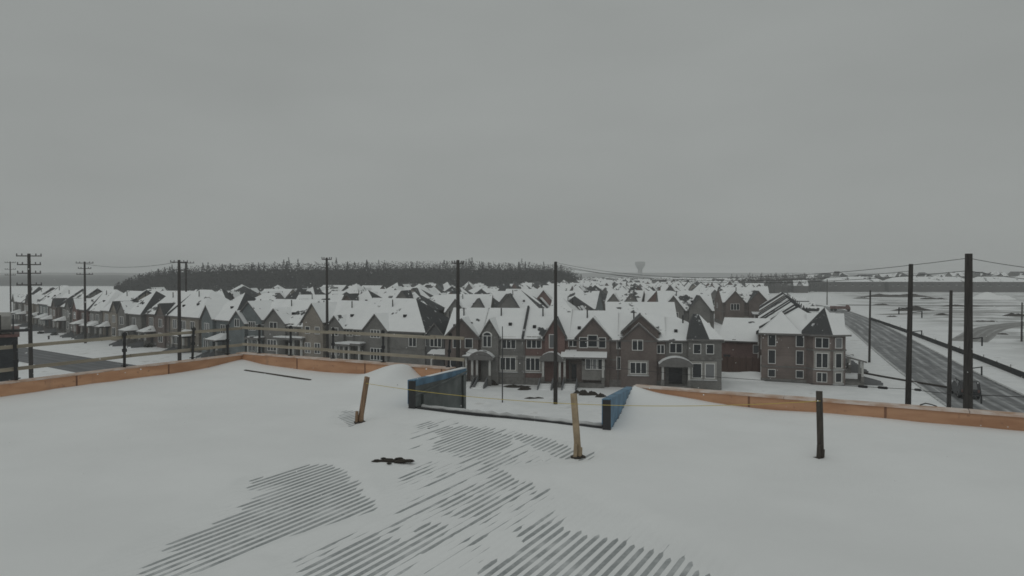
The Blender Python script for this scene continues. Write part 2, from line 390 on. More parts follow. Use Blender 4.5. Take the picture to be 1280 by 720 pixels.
rndp = random.Random(4)
MAT['joint'] = plain('stained_joint', (.27,.15,.10), .9, .3)
prun(-TPAR, LF[0]-.28, lambda s, o: w2(s, -o), RZ+PH); prun(RF[0], SMAX, lambda s, o: w2(s, -o), RZ+.28); prun(.0, TMAX, lambda s, o: w2(-o, s), RZ+PH-.03)
# wing walls of the opening
WH = .53
def wing(N, Fp, blue_cap, side):
    n_ = Vector(W(N[0], N[1], 0)); f_ = Vector(W(Fp[0], Fp[1]-TPAR-.05 if side < 0 and blue_cap == 'top' else .04, 0)); d_ = (f_-n_).normalized(); x = Vector((d_.y, -d_.x, 0)) * side
    th = .1; a_, b_ = (RZ+.57, RZ+.34) if blue_cap == 'top' else (RZ+.53, RZ+.25)
    tz = lambda o_: [a_+o_, b_+o_, b_+o_, a_+o_]
    mb = MB(); quad_wall(mb, [n_, f_, f_+x*th, n_+x*th], RZ-1.1, tz(-.02))
    part(mb, 'wing_wall', MAT['greyply'])
    m2 = MB(); e = -d_*.012
    quad_wall(m2, [n_+e, f_, f_+x*(th+.02), n_+e+x*(th+.02)], RZ+.1, tz(.013)) if blue_cap == 'side' else quad_wall(m2, [n_+e+x*.01, f_+x*.01, f_+x*(th+.03), n_+e+x*(th+.03)], RZ+.1, tz(.016))
    if blue_cap == 'top':
        k0 = .2; q = n_+(f_-n_)*k0; zq = a_+(b_-a_)*k0
        quad_wall(m2, [n_+d_*.1-x*.012, f_-x*.012, f_-x*.002, n_+d_*.1-x*.002], tz(-.12), tz(.013))
    else:
        quad_wall(m2, [n_+d_*.05-x*.03, f_-x*.03, f_-x*.003, n_+d_*.05-x*.003], RZ-.1, tz(.012))
    part(m2, 'membrane', MAT['blue'])
    m3 = MB(); quad_wall(m3, [n_-d_*.05-x*.04, n_-d_*.013-x*.04, n_-d_*.013+x*(th+.0), n_-d_*.05+x*(th+.0)], RZ-.2, a_)
    part(m3, 'end_stud', MAT['metal'])
    return n_, f_, d_, x
n_, f_, d_, x = wing(LN, LF, 'top', -1)
m4 = MB()
for q in (.12, .9): 
    p = n_ + d_*((f_-n_).length*q); quad_wall(m4, [p-x*.05, p+d_*.09-x*.05, p+d_*.09-x*.013, p-x*.013], RZ-1.1, RZ+.22)
m4.bar(n_ - x*.03 + Vector((0,0,RZ+.28)), f_ - x*.03 + Vector((0,0,RZ+.28)), .04, .03)
part(m4, 'stud', MAT['greyply'])
s5 = MB(); q0 = n_+d_*1.0; quad_wall(s5, [q0+x*.004, f_+x*.004, f_+x*.12, q0+x*.12], [RZ+.46,RZ+.33,RZ+.33,RZ+.46], [RZ+.527,RZ+.378,RZ+.378,RZ+.527])
part(s5, 'snow_cap', SNOW)
wing(RN, RF, 'side', -1)
mb = MB(); quad_wall(mb, [W(LN[0]+.02,TN,0), W(RN[0]-.02,TN,0), W(RN[0]-.02,TN-.16,0), W(LN[0]+.02,TN-.16,0)], RZ-.4, RZ+.05)
part(mb, 'edge_beam', MAT['metal'])
mb = MB(); pts = [Vector(W(LN[0]+.15+(RN[0]-LN[0]-.3)*i/24, TN-.09+.015*math.sin(i*1.9), RZ+.055+.012*math.sin(i*2.7))) for i in range(25)]
mb.tube(pts, [.04+.014*math.sin(i*3.1+1) for i in range(25)], 8); part(mb, 'edge_snow', MAT['snowkerb'], smooth=True)

# snow on the deck: a height field the ridges stick out of
def inpoly(x, y, poly):
    c = False; j = len(poly)-1
    for i in range(len(poly)):
        xi, yi = poly[i]; xj, yj = poly[j]
        if (yi > y) != (yj > y) and x < (xj-xi)*(y-yi)/(yj-yi)+xi: c = not c
        j = i
    return c
def pdist(x, y, poly):
    best = 1e9
    for i in range(len(poly)):
        ax, ay = poly[i-1]; bx, by = poly[i]; dx, dy = bx-ax, by-ay; t = max(0, min(1, ((x-ax)*dx+(y-ay)*dy)/(dx*dx+dy*dy+1e-12)))
        best = min(best, math.hypot(x-ax-dx*t, y-ay-dy*t))
    return best
BARE = [([(385,578),(425,578),(478,626),(468,634),(398,655),(330,678),(255,712),(180,724),(165,715),(228,668),(305,622),(318,597)], 1.0),
        ([(462,662),(505,672),(500,700),(480,735),(370,735),(405,690)], 1.0),
        ([(540,531),(580,530),(640,543),(632,556),(560,566),(535,560)], .95),
        ([(640,542),(690,546),(722,560),(724,572),(700,572),(660,558)], 1.0),
        ([(424,512),(446,510),(452,524),(438,532),(426,526)], .9),
        ([(686,650),(720,664),(770,670),(850,690),(892,715),(895,740),(640,740),(585,730),(600,704),(640,690),(640,672),(632,655)], 1.0),
        ([(520,650),(580,648),(568,668),(520,690),(490,690)], .75),
        ([(590,700),(620,690),(700,715),(700,735),(580,735)], .9),
        ([(470,600),(520,570),(600,570),(680,600),(740,640),(700,665),(640,700),(560,725),(380,725),(330,690),(470,650)], .50),([(250,640),(320,600),(300,680),(150,720),(130,705)], .48),([(690,600),(800,640),(900,690),(940,735),(700,690)], .44),
        ([(730,566),(748,560),(744,572),(728,575)], .9),([(500,528),(560,520),(720,548),(740,575),(600,585),(500,560)], .5)]
BP = [([st(*p) for p in poly], a) for poly, a in BARE]
BB = [(min(p[0] for p in q)-.6, max(p[0] for p in q)+.6, min(p[1] for p in q)-.6, max(p[1] for p in q)+.6) for q, a in BP]
def exposure(s, t):
    e = 0.0
    for (poly, a), bb in zip(BP, BB):
        if bb[0] < s < bb[1] and bb[2] < t < bb[3]:
            d_ = pdist(s, t, poly) * (1 if inpoly(s, t, poly) else -1)
            nn = mnoise.noise(Vector((s*5.5, t*1.1, 3))) * .13 + mnoise.noise(Vector((s*2.0, t*.7, 9))) * .2
            k = max(0, min(1, (d_ + nn*.8 + .20) / .42)); e = max(e, a*k*k*(3-2*k))
    return e
def bump(s, t, cs, ct, rs, rt): return math.exp(-((s-cs)/rs)**2 - ((t-ct)/rt)**2)
def snow_h(s, t):
    D = .040 + .026*mnoise.noise(Vector((s*.33, t*.33, 0))) + .012*mnoise.noise(Vector((s*.5+t*.2, t*1.6, 6))) + .009*mnoise.noise(Vector((s*1.1, t*1.1, 4)))
    D += .03*math.exp(-t/.9)*(.45+.6*mnoise.noise(Vector((s*.6, 0, 7)))) + .04*math.exp(-s/.8)
    D += .12*bump(s, t, 0, 0, .9, .9)
    dl = LN[0] + (LF[0]-LN[0])*(1 - t/TN)
    D += .40*bump(s, t, LF[0]-1.6, .35, .95 if s < LF[0]-1.6 else .36, .9)
    D += .12*bump(s, t, LN[0]-1.2, 1.8, 1.0, 1.3)
    if s > RF[0]: sw = s - (RF[0] + (RN[0]-RF[0])*t/TN); D += .23*math.exp(-(max(0,sw)/.55)**1.3 - (t/1.6)**1.6) + .10*bump(sw, t, .9, .6, 1.1, 1.3)
    e = exposure(s, t)
    D = D*(1-e)**3.2 - .0035*e
    if e > .02:
        q = round(s/PITCH - .25); k = min(1, e*2.2)
        D += k*(.0050*mnoise.noise(Vector((q*.9, t*1.1, 5))) + .0028*mnoise.noise(Vector((q*3.1, t*4.0, 8))) + .0045*mnoise.noise(Vector((s*.9, t*.9, 13))))
    D = max(D, -.002)
    thin = max(0, min(1, 1 - D/.03)) * min(1, max(0, D)/.002)
    return RZ - .03 + D + .38*thin*DEPTH*prof(s) + .004*mnoise.noise(Vector((s*3, t*9, 2)))*min(1, max(0, (D-.004)/.03))
ss = [i*PITCH/4 + PITCH*.02 for i in range(int(28/PITCH*4))] + [28.2 + i*.9 for i in range(7)]
tt = [.004] + [i*.09 for i in range(1, 140)] + [12.6 + i*1.0 for i in range(13)]
ss[-1] = SMAX - .02; tt[-1] = TMAX
vs_, fs_ = [], []
for j, t in enumerate(tt):
    for s in ss: vs_.append(W(s + .003, t, snow_h(s, t)))
ns = len(ss)
for j in range(len(tt)-1):
    for i in range(ns-1):
        sc, tcn = (ss[i]+ss[i+1])/2, (tt[j]+tt[j+1])/2
        if tcn < TN+.03:
            k = 1 - tcn/TN; l_ = LN[0] + (LF[0]-LN[0])*k - .03 - .1; r_ = RN[0] + (RF[0]-RN[0])*k + .03
            if l_ < sc < r_: continue
        fs_.append((j*ns+i, (j+1)*ns+i, (j+1)*ns+i+1, j*ns+i+1))
me = bpy.data.meshes.new('roof_snow'); me.from_pydata(vs_, [], fs_); me.polygons.foreach_set('use_smooth', [True]*len(fs_))
me.materials.append(m_snow('roof_snow_cover', (.865,.875,.875), .5, .4, .03))
tag(link('roof_snow', me), 'smooth white snow blanket on the corrugated roof deck in the foreground', 'snow', kind='stuff')

# guard rails
def guard(name, label, p_of, posts, lo, hi):
    o = tag(empty(name, p_of(posts[0], RZ+PH)), label, 'guard rail', 'guard rails on the roof parapet')
    def prt(mb, nm, m):
        q = mb.build(nm, m, None); q.parent = o; q.matrix_parent_inverse = Matrix.Translation(-Vector(o.location)); return q
    tops = []
    for i, a in enumerate(posts):
        b = Vector(p_of(a, RZ+PH-.06)); lean = Vector((random.uniform(-.05,.05), random.uniform(-.03,.05), 0))
        m = MB(); m.bar(b, b + lean + Vector((0,0,.92)), .05, .05); m.box(b.x-.06, b.x+.06, b.y-.06, b.y+.06, RZ+PH+.001, RZ+PH+.02)
        m.bar(b+lean*.5+Vector((0,0,.42)), b+lean*.5+Vector((0,0,.50)), .085, .085); m.bar(b+lean+Vector((0,0,.83)), b+lean+Vector((0,0,.90)), .085, .085)
        prt(m, 'post', MAT['metal'])
    for z in (.60, 1.10):
        a = lo; k = 0
        while a < hi - .1:
            e = min(hi, a + 3.4); m = MB(); j = random.uniform(-.02,.02)
            o1, o2 = Vector(p_of(a, RZ+z+j)), Vector(p_of(e+.15, RZ+z+random.uniform(-.02,.02)+.0))
            nrm = (o2-o1).normalized().cross(Vector((0,0,1))) * (.05 + .02*(k % 2))
            m.bar(o1+nrm, o2+nrm, .04, .078); prt(m, 'rail', MAT['rail']); a = e; k += 1
guard('guard_rail', 'guard rail of dark posts and pale boards on the left parapet', lambda a, z: W(-.2, a, z), [.35, 1.55, 3.55, 6.1, 8.8, 11.6], -.2, 13.0)
guard('guard_rail', 'guard rail of dark posts and pale boards on the middle parapet before the terraces', lambda a, z: W(a, -.2, z), [.5, 1.75, 3.35, 5.1, 7.15], -.15, 7.5)

# stakes, string and bits on the roof
def stake(bx, tx, ty, by, mat, blk, label):
    b = G(bx, by, RZ); t_ = ray(tx, ty); Y = b.y; k = Y / t_.y; top = Vector((0,0,CZ)) + t_*k
    o = tag(empty('wooden_stake', b), label, 'stake', 'wooden stakes standing in the roof snow')
    m = MB(); m.bar((0,0,-.02), top-b, .088, .045, up=V); m.build('post', mat, o)
    m = MB(); m.bar(Vector((-.055,-.05,-.02)), Vector((-.045,-.045,.2)), .05, .04); m.bar(Vector((.03,.03,-.02)), Vector((.035,.03,.12)), .05, .06); m.build('cleat', blk, o)
    m = MB(); m.box(-.10,.09,-.06,.06,-.03,.004); m.build('base_plate', MAT['studdark'], o, rz=.4)
    return b, top
b1, t1 = stake(450, 459, 471, 527, MAT['stud'], MAT['stud'], 'reddish brown wooden stake leaning right near the grey wing wall')
b2, t2 = stake(723, 717, 492, 570, MAT['studpale'], MAT['studpale'], 'pale tan wooden stake tilting left before the roof opening')
b3, t3 = stake(1026, 1024, 489, 572, MAT['studdark'], MAT['studdark'], 'dark wet wooden stake standing alone before the right parapet')
def string(a, b, sag, label):
    m = MB(); pts = [a.lerp(b, i/14) - Vector((0,0,sag*4*(i/14)*(1-i/14))) for i in range(15)]; m.tube(pts, .0045, 5)
    tag(m.build('marking_string', MAT['string']), label, 'string', 'yellow strings between the stakes')
k = lambda b, t, f: b.lerp(t, f) + Vector((0,-.03,0))
string(k(b1,t1,.86), k(b2,t2,.84), .05, 'thin yellow string from the reddish stake to the pale tan stake')
string(k(b2,t2,.84), k(b3,t3,.86), .05, 'thin yellow string from the pale tan stake to the dark stake')
def clod(px, py, sz, label, n=7, name='dirt_clod', z=RZ+.012):
    p = G(px, py, z); rnd = random.Random(px*7+py); m = MB(); import bmesh
    bm = bmesh.new()
    for i in range(n):
        c = Vector((rnd.gauss(0, sz*.5), rnd.gauss(0, sz*.22), rnd.uniform(0, .012))); r_ = sz*rnd.uniform(.08,.2)
        g = bmesh.ops.create_icosphere(bm, subdivisions=2, radius=1)
        for v in g['verts']:
            q = v.co * (1 + .35*mnoise.noise(v.co*1.7 + Vector((i*3, px, py)))); v.co = Vector((q.x*r_*1.5, q.y*r_, q.z*r_*.45)) + c
    me = bpy.data.meshes.new(name); bm.to_mesh(me); bm.free(); me.materials.append(MAT['dirt'])
    return tag(link(name, me, None, p), label, 'clod', 'dark clods on the roof snow')
clod(481, 576, .30, 'largest dark clod of frozen dirt on the roof snow, above the bare ridges', 14)
clod(528, 537, .09, 'small dark crumb on the roof snow between the clod and wing wall', 1)
clod(546, 529, .04, 'tiny dark crumb on the roof snow just below the wing wall', 1)
clod(498, 481, .07, 'small dark scrap on the snowdrift left of the grey wing wall', 1, z=RZ+.10)
a, b = Vector((*G(306, 462.5, RZ+.05).xy, RZ+.045)), Vector((*G(388, 474, RZ+.03).xy, RZ+.012))
m = MB(); m.bar(a, b, .06, .03); tag(m.build('dark_stripe', MAT['studdark']), 'dark batten half buried in roof snow near the parapet corner', 'stripe')  # long thin dark bar sunk into the snow surface
m = MB(); q = [Vector((*G(1150+i*7, 507.5, RZ+.28).xy, RZ+.30+.03*math.sin(i*1.4))) for i in range(4)]; m.tube(q, .012, 6)
tag(m.build('cut_wire', MAT['metal']), 'short bent dark wire lying on the right parapet cap', 'wire')

# ------------------------------------------------------------------ house kit (local frame: facade on y = 0 facing -y, depth toward +y)
RM = [MAT['roof'], MAT['shingle'], MAT['fascia']]
def roof_gable(mb, x0, x1, y0, y1, ze, zr, ov=.4, th=.2, bf=0, bb=0):
    ym = (y0+y1)/2; p = (zr-ze)/(ym-y0); zo = ze - ov*p
    mb.extr([(y0-ov,zo),(ym,zr),(y1+ov,zo),(y1+ov,zo-th),(ym,zr-th*1.2),(y0-ov,zo-th)], 'x', x0, x1, [bf,bb,2,2,2,2,2,2])
def roof_hip(mb, x0, x1, y0, y1, ze, zr, ov=.4, hl=True, hr=True, th=.2, bare=(0,0,0,0)):
    ym = (y0+y1)/2; p = (zr-ze)/(ym-y0); zo = ze - ov*p; h = ym-y0
    a, b = x0-ov, x1+ov; ra = x0 + h if hl else a; rb = x1 - h if hr else b
    if rb < ra: ra = rb = (x0+x1)/2
    E = [(a,y0-ov,zo),(b,y0-ov,zo),(b,y1+ov,zo),(a,y1+ov,zo)]; Q, S = (ra,ym,zr), (rb,ym,zr)
    mb.face([E[0],E[1],S,Q], bare[0]); mb.face([E[2],E[3],Q,S], bare[1])
    mb.face([E[3],E[0],Q], bare[2] if hl else 2); mb.face([E[1],E[2],S], bare[3] if hr else 2)
    L_ = [(x,y,z-th) for x,y,z in E]
    for i in range(4): mb.face([L_[i],L_[(i+1)%4],E[(i+1)%4],E[i]], 2)
    mb.face(L_[::-1], 2)
def cross_gable(mb, xc, hw, zp, zg, yf, yb, ov=.3, th=.18, bl=0, br=0):
    p = (zp-zg)/hw; zo = zg - ov*p
    mb.extr([(xc-hw-ov,zo),(xc,zp),(xc+hw+ov,zo),(xc+hw+ov,zo-th),(xc,zp-th*1.3),(xc-hw-ov,zo-th)], 'y', yf-ov, yb, [bl,br,2,2,2,2,2,2])
def gable_wall(mb, xc, hw, zp, zg, yf, z0=0.0, yb=.8):
    mb.extr([(xc-hw,z0),(xc-hw,zg-.1),(xc,zp-.2),(xc+hw,zg-.1),(xc+hw,z0)], 'y', yf, yb)
WCACHE = {}
def win_mesh(wd, h, n, surround, arch):
    key = (round(wd,1), round(h,1), n, surround, arch)
    if key in WCACHE: return WCACHE[key]
    mb = MB(); f = .07
    if surround: mb.box(-wd/2-.3, wd/2+.3, -.05, .0, -.22, h+.3, 1); mb.box(-wd/2-.36, wd/2+.36, -.12, -.0, -.34, -.22, 2)
    mb.box(-wd/2-f, wd/2+f, -.1, .01, -f, 0); mb.box(-wd/2-f, wd/2+f, -.1, .01, h, h+f)
    mb.box(-wd/2-f, -wd/2, -.1, .01, 0, h); mb.box(wd/2, wd/2+f, -.1, .01, 0, h)
    for i in range(1, n): x = -wd/2 + wd*i/n; mb.box(x-.045, x+.045, -.09, .01, 0, h)
    if arch:
        for i in range(6):
            a0, a1 = math.pi*i/6, math.pi*(i+1)/6; r0, r1 = wd/2, wd/2+.16
            mb.extr([(r0*math.cos(a0),h+f+r0*.8*math.sin(a0)),(r1*math.cos(a0),h+f+r1*.8*math.sin(a0)),(r1*math.cos(a1),h+f+r1*.8*math.sin(a1)),(r0*math.cos(a1),h+f+r0*.8*math.sin(a1))],'y',-.1,.01)
    pm = MB(); pm.box(-wd/2, wd/2, -.065, -.055, 0, h)
    if arch: pm.extr([(wd/2*math.cos(math.pi*i/8), h+f+wd*.4*math.sin(math.pi*i/8)) for i in range(9)], 'y', -.065, -.055)
    r_ = (mb.mesh('window', [MAT['frame'], MAT['surround'], MAT['snowkerb']]), pm.mesh('pane', MAT['glass'])); WCACHE[key] = r_; return r_
def window(par, x, z, wd, h, n=2, y=0.0, rz=0.0, surround=False, arch=False):
    a, b = win_mesh(wd, h, n, surround, arch)
    o = link('window', a, par, (x, y, z), rz); link('pane', b, o); return o
def porch(par, xc, wd, depth, ztop, floor=.6, style='hip', steps=True, cols=True, x_step=None, wall=False):
    m = MB(); y0 = -depth; e = .3
    if style == 'shed':
        m.extr([(y0-e,ztop),(0-.01,ztop+.75),(0-.01,ztop+.5),(y0-e,ztop-.2)], 'x', xc-wd/2-e, xc+wd/2+e, [0,2,2,2,2,2])
    elif style == 'flat':
        m.box(xc-wd/2-e, xc+wd/2+e, y0-e, -.01, ztop-.2, ztop+.12, 2, 2); m.box(xc-wd/2-e+.03, xc+wd/2+e-.03, y0-e+.03, -.012, ztop+.121, ztop+.26, 0)
    elif style == 'arch':
        k = 8; top = [(xc-wd/2-e + (wd+2*e)*i/k, ztop + .15 + .85*math.sin(math.pi*i/k)**.7) for i in range(k+1)]
        m.extr(top + [(xc+wd/2+e, ztop-.15), (xc-wd/2-e, ztop-.15)], 'y', y0-e, -.01, [0]*k + [2,2,2,2,2])
    else:
        a, b, c = xc-wd/2-e, xc+wd/2+e, y0-e; q = 1.0
        E = [(a,c,ztop),(b,c,ztop),(b,-.01,ztop),(a,-.01,ztop)]; Q, S = (a+q,-.01,ztop+.95), (b-q,-.01,ztop+.95)
        m.face([E[0],E[1],S,Q]); m.face([E[3],E[0],Q]); m.face([E[1],E[2],S]); Lw = [(x,y,z-.22) for x,y,z in E]
        for i in range(3): m.face([Lw[i-1],Lw[i],E[i],E[i-1]], 2)
        m.face([Lw[1],Lw[2],E[2],E[1]], 2); m.face(Lw[::-1], 2)
    m.build('porch_roof', RM, par)
    if cols:
        for s in (-1, 1):
            c = MB(); x = xc + s*(wd/2-.18); c.box(x-.13, x+.13, y0+.02, y0+.28, floor, ztop-.17); c.box(x-.19, x+.19, y0-.04, y0+.34, floor, floor+.7, 1)
            c.build('column', [MAT['trim'], MAT['stone']], par)
    m = MB(); m.box(xc-wd/2, xc+wd/2, y0, -.01, 0, floor-.03); m.build('porch_floor', MAT['stone'], par)
    if steps:
        xs = xc if x_step is None else x_step; n = 4; m = MB(); r_ = MB()
        for i in range(n):
            z = floor*(n-i)/(n+1); m.box(xs-.75, xs+.75, y0-.42*(i+1)*1.3, y0-.42*i*1.3, 0, z)
        m.build('porch_steps', SNOW, par)
        for s in (-1, 1):
            x = xs + s*.82; r_.extr([(y0,0),(y0,floor+.55),(y0-2.3,.35),(y0-2.3,0)], 'x', x-.07, x+.07)
        r_.build('stair_wall', MAT['concrete'], par)
def vents(par, pts):
    m = MB()
    for x, y, z in pts[:1]: m.tube([(x,y,z),(x,y,z+1.1)], .09, 6)
    m.build('vent_pipe', MAT['metal'], par)
    for x, y, z in pts[1:]: 
        m = MB(); m.box(x-.2,x+.2,y-.22,y+.2,z-.1,z+.28); m.build('roof_vent', MAT['black'], par)
def house(name, label, cat, group, loc, rz, Wd, D, ze, zr, color, hip=(0,0), bare=(0,0,0,0), gables=(), wins=(), porches=(), door=None, bands=(3.3,), base=.9, backwins=True, vent=True, sidewins=(), garage=None, ov=.35, party=None):
    o = empty(name, loc, rz); tag(o, label, cat, group); walls = []
    m = MB()
    if hip[0] and hip[1]: m.box(0, Wd, 0, D, 0, ze-.1)
    else: m.extr([(0,0),(0,ze-.12),(D/2,zr-.2),(D,ze-.12),(D,0)] if not any(hip) else [(0,0),(0,ze-.12),(D,ze-.12),(D,0)], 'x', 0, Wd)
    walls.append(m.build('wall', MAT['wall'], o))
    m = MB()
    if base: m.box(-.05, Wd+.05, -.06, D+.06, 0, base)
    for z in bands: m.box(-.04, Wd+.04, -.05, D+.05, z, z+.16)
    m.build('stone_band', MAT['stone'], o)
    m = MB()
    if any(hip): roof_hip(m, 0, Wd, 0, D, ze, zr, ov, hip[0], hip[1], bare=bare)
    else: roof_gable(m, -ov*.2, Wd+ov*.2, 0, D, ze, zr, ov, bf=bare[0], bb=bare[1])
    p = (zr-ze)/(D/2)
    for g in gables:
        xc, hw, zp, zg, proj = g[:5]; bl, br = (g[5], g[6]) if len(g) > 6 else (0, 0)
        cross_gable(m, xc, hw, zp, zg, -proj, min(D/2, (zp-ze)/p) + .05, .28, bl=bl, br=br)
    m.build('roof', RM, o)
    for g in gables:
        xc, hw, zp, zg, proj = g[:5]; c = MB(); gable_wall(c, xc, hw, zp, zg, -proj, 0 if proj > .2 else ze-1.0)
        walls.append(c.build('gable', MAT['wall'], o))
    for wdw in wins: window(o, *wdw[:5], **(wdw[5] if len(wdw) > 5 else {}))
    if backwins:
        for x, z, a, b in ((Wd*.25, 4.1, 1.3, 1.3), (Wd*.72, 4.1, 1.3, 1.3), (Wd*.3, 1.0, 1.8, 1.9), (Wd*.75, 1.2, 1.2, 1.4)): window(o, x, z, a, b, 2, y=D, rz=math.pi)
    for y, z, a, b, side in sidewins: window(o, Wd if side > 0 else 0, z, a, b, 1, y=y, rz=R(90) if side > 0 else R(-90))
    for pc in porches: porch(o, **pc)
    if door:
        x, z0 = door[:2]; wdt = door[2] if len(door) > 2 else 1.0; m = MB(); m.box(x-wdt/2, x+wdt/2, -.06, .01, z0, z0+2.1); dr = m.build('door', MAT['door'], o)
        m = MB(); m.box(x+wdt/2-.16, x+wdt/2-.08, -.12, -.062, z0+.95, z0+1.1); m.build('handle', MAT['metal'], dr)
    if garage:
        x, wdt = garage; m = MB()
        for i in range(4): m.box(x-wdt/2, x+wdt/2, -.07, .01, .05+i*.53, .05+i*.53+.5)
        m.build('garage_door', MAT['garage'], o)
    if party is not None:
        m = MB(); zt = .32; m.extr([(-ov,ze-ov*p+zt),(D/2,zr+zt),(D+ov,ze-ov*p+zt),(D+ov,ze-ov*p-.1),(D/2,zr-.1),(-ov,ze-ov*p-.1)], 'x', party-.13, party+.13); m.build('party_wall', MAT['shingle'], o)
    if vent:
        y1, y2 = D*.36, D*.2; vents(o, [(Wd*.35, y1, ze+p*y1-.1), (Wd*.62, y2, ze+p*y2), (Wd*.2, y2*.8, ze+p*y2*.8)])
    m = MB(); m.box(.06,.16,-.14,-.03,.1,ze-.32); m.box(-.02,Wd+.02,-ov-.13,-ov-.01,ze-ov*p-.17,ze-ov*p-.03); m.build('downspout', MAT['fascia'], o)
    for q in walls: q.color = (*color, 1)
    o['_c'] = 0; del o['_c']
    return o
def paint(o, color):
    for c in o.children:
        if c.name.split('.')[0] in ('wall', 'gable', 'turret'): c.color = (*color, 1)
def line_geo(A, B):
    A = Vector((A.x, A.y, 0)); B = Vector((B.x, B.y, 0)); d = (B-A).normalized(); return A, B, d, math.atan2(d.y, d.x)
def along(A, d, px):                       # distance along the line from A where picture column px meets it
    r_ = ray(px, 400); kx = r_.x / r_.y; return (kx*A.y - A.x) / (d.x - kx*d.y)
GREY, DKGREY, BROWN, TAN, RED, BLUEG = (.20,.197,.19), (.125,.128,.13), (.17,.143,.133), (.28,.255,.225), (.18,.122,.112), (.17,.192,.198)
CN = {GREY: 'grey', DKGREY: 'dark grey', BROWN: 'brown', TAN: 'tan', RED: 'reddish brown', BLUEG: 'blue-grey'}

# ---- front terrace -------------------------------------------------------------
A, B, dF, aF = line_geo(G(582, 479), G(902, 487))
def unit(px0, px1, label, color, zr=9.5, ze=6.1, gab=(), win=(), por=(), **kw):
    x0, x1 = along(A, dF, px0), along(A, dF, px1); loc = A + dF*x0; Y = (loc.y + (A+dF*x1).y)/2
    X = lambda p: along(A, dF, p) - x0
    gables = [(X(a), (X(c)-X(b))/2, zat(pk, Y), zat(ev, Y), pj, bl, br) for a, b, c, pk, ev, pj, bl, br in gab]
    wins = [(X(a), zat(bot, Y), wd, zat(top, Y)-zat(bot, Y), n, k_) for a, wd, top, bot, n, k_ in win]
    pors = []
    for p_ in por:
        q = dict(p_); q['xc'] = X((q['l']+q['r'])/2); q['wd'] = X(q['r'])-X(q['l']); q['ztop'] = zat(q.pop('top'), Y); q.pop('l'); q.pop('r')
        if 'xs' in q: q['x_step'] = X(q.pop('xs'))
        pors.append(q)
    return house('terraced_house', label, 'house', 'front terrace houses', loc, aF, x1-x0-.01, 10.0, ze, zr, color, gables=gables, wins=wins, porches=pors, **kw), x1-x0, X, Y
S = dict(surround=True)
unit(556, 602, 'brown brick terraced house with wide gable at the left end of the front terrace', BROWN,
     gab=[(578,560,601,397,419,.4,0,0)], win=[(572,.9,423,434,1,dict(y=-.4)),(587,.9,423,434,1,dict(y=-.4)),(572,1.6,449,462,2,dict(y=-.4))],
     por=[dict(l=584,r=601,top=443,depth=1.6,style='hip')], door=(3.3,.6), sidewins=[(4,4,1,1.4,-1)])
unit(602, 655, 'terraced house with arched bay window and columned porch, second from front terrace left end', GREY,
     gab=[(613,602.5,624,398,416,.5,1,0)], win=[(610,1.0,420,433,2,dict(y=-.5,arch=True)),(636,1.7,421,435,3,{}),(635,1.9,447,462,3,S)],
     por=[dict(l=592,r=617,top=447,depth=1.8,style='arch')], door=(1.0,.6,1.3), party=5.35)
unit(655, 711, 'terraced house behind the tall bare utility pole with paired windows on both floors', RED,
     gab=[(694,681,706,397,417,.5,1,1)], win=[(667.5,1.8,421,435,3,{}),(666,1.7,448,463,3,S),(692,.9,418,434,1,dict(y=-.5))],
     por=[dict(l=679,r=703,top=448,depth=1.7,style='arch',xs=685)], door=(3.0,.6,1.2))
o, wu, X, Y = unit(711, 771.5, zr=9.25, color=BROWN, label='brown brick terraced house with centre gable and black barbecue bin out front',
     gab=[(741.5,722,763,396,419,.35,0,0)], win=[(716,1.0,423,433,2,{}),(729.5,.9,422,434,1,dict(y=-.35)),(741,1.1,419,433,1,dict(y=-.35)),(753,.8,422,434,1,dict(y=-.35)),(737,.8,448,460,1,dict(y=-.9)),(743.5,.8,448,460,1,dict(y=-.9)),(751,.9,448,460,1,dict(y=-.9))],
     por=[dict(l=705,r=756,top=445,depth=1.35,style='shed',steps=True,xs=714)], door=(.9,.6,1.1))
m = MB(); m.box(X(728), X(757), -.9, -.02, .9, 3.3); q = m.build('gable', MAT['wall'], o); q.name = 'bay'; q.color = (.24,.235,.225,1)
unit(771.5, 832, zr=8.95, color=BROWN, label='brown terraced house with large front gable right of the centre-gabled one',
     gab=[(798.5,776,821,403,423,.4,0,0),(801,784,829,393,413,.0,1,0)], win=[(774,.5,424,436,1,{}),(797,1.2,425,437,2,dict(y=-.4)),(798,1.9,453,466,3,dict(y=-.4,surround=True)),(776,.9,447,462,2,{}),(826,.8,431,441,2,{})], door=None)
o, wu, X, Y = unit(832, 902, 'corner terraced house with dark bare turret roof and snow-covered curved porch', GREY, zr=8.5, hip=(0,1), bare=(0,0,0,0),
     win=[(845,1.4,430,441,2,{})], por=[dict(l=826,r=862,top=455,depth=1.9,style='arch',steps=False)], door=(1.2,.4,1.6))
m = MB(); xt = X(880.5); tw = X(902) - X(860); m.box(X(860), X(901.6), -.55, 2.5, 0, zat(423, Y)); q = m.build('turret', MAT['wall'], o); q.color = (.19,.187,.18,1)
m = MB(); m.box(X(859), X(902.8), -.62, -.56, zat(449,Y), zat(446,Y)); m.build('stone_band', MAT['stone'], o)
m = MB(); a_, b_, c_, e_ = X(858), X(904), -.95, 3.2; zt_, zp_ = zat(423, Y), zat(394, Y); ap = (X(876), 2.6, zp_); ap2 = (X(869), 2.9, zp_)
P4 = [(a_,c_,zt_),(b_,c_,zt_),(b_,e_+3,zt_),(a_,e_+3,zt_)]; pm_ = (X(886), c_, zt_)
m.face([P4[0], pm_, ap, ap2], 1); m.face([pm_, P4[1], ap], 0); m.face([P4[1], P4[2], ap], 1); m.face([P4[3], P4[0], ap2], 1); m.face([P4[2], P4[3], ap2, ap], 1)
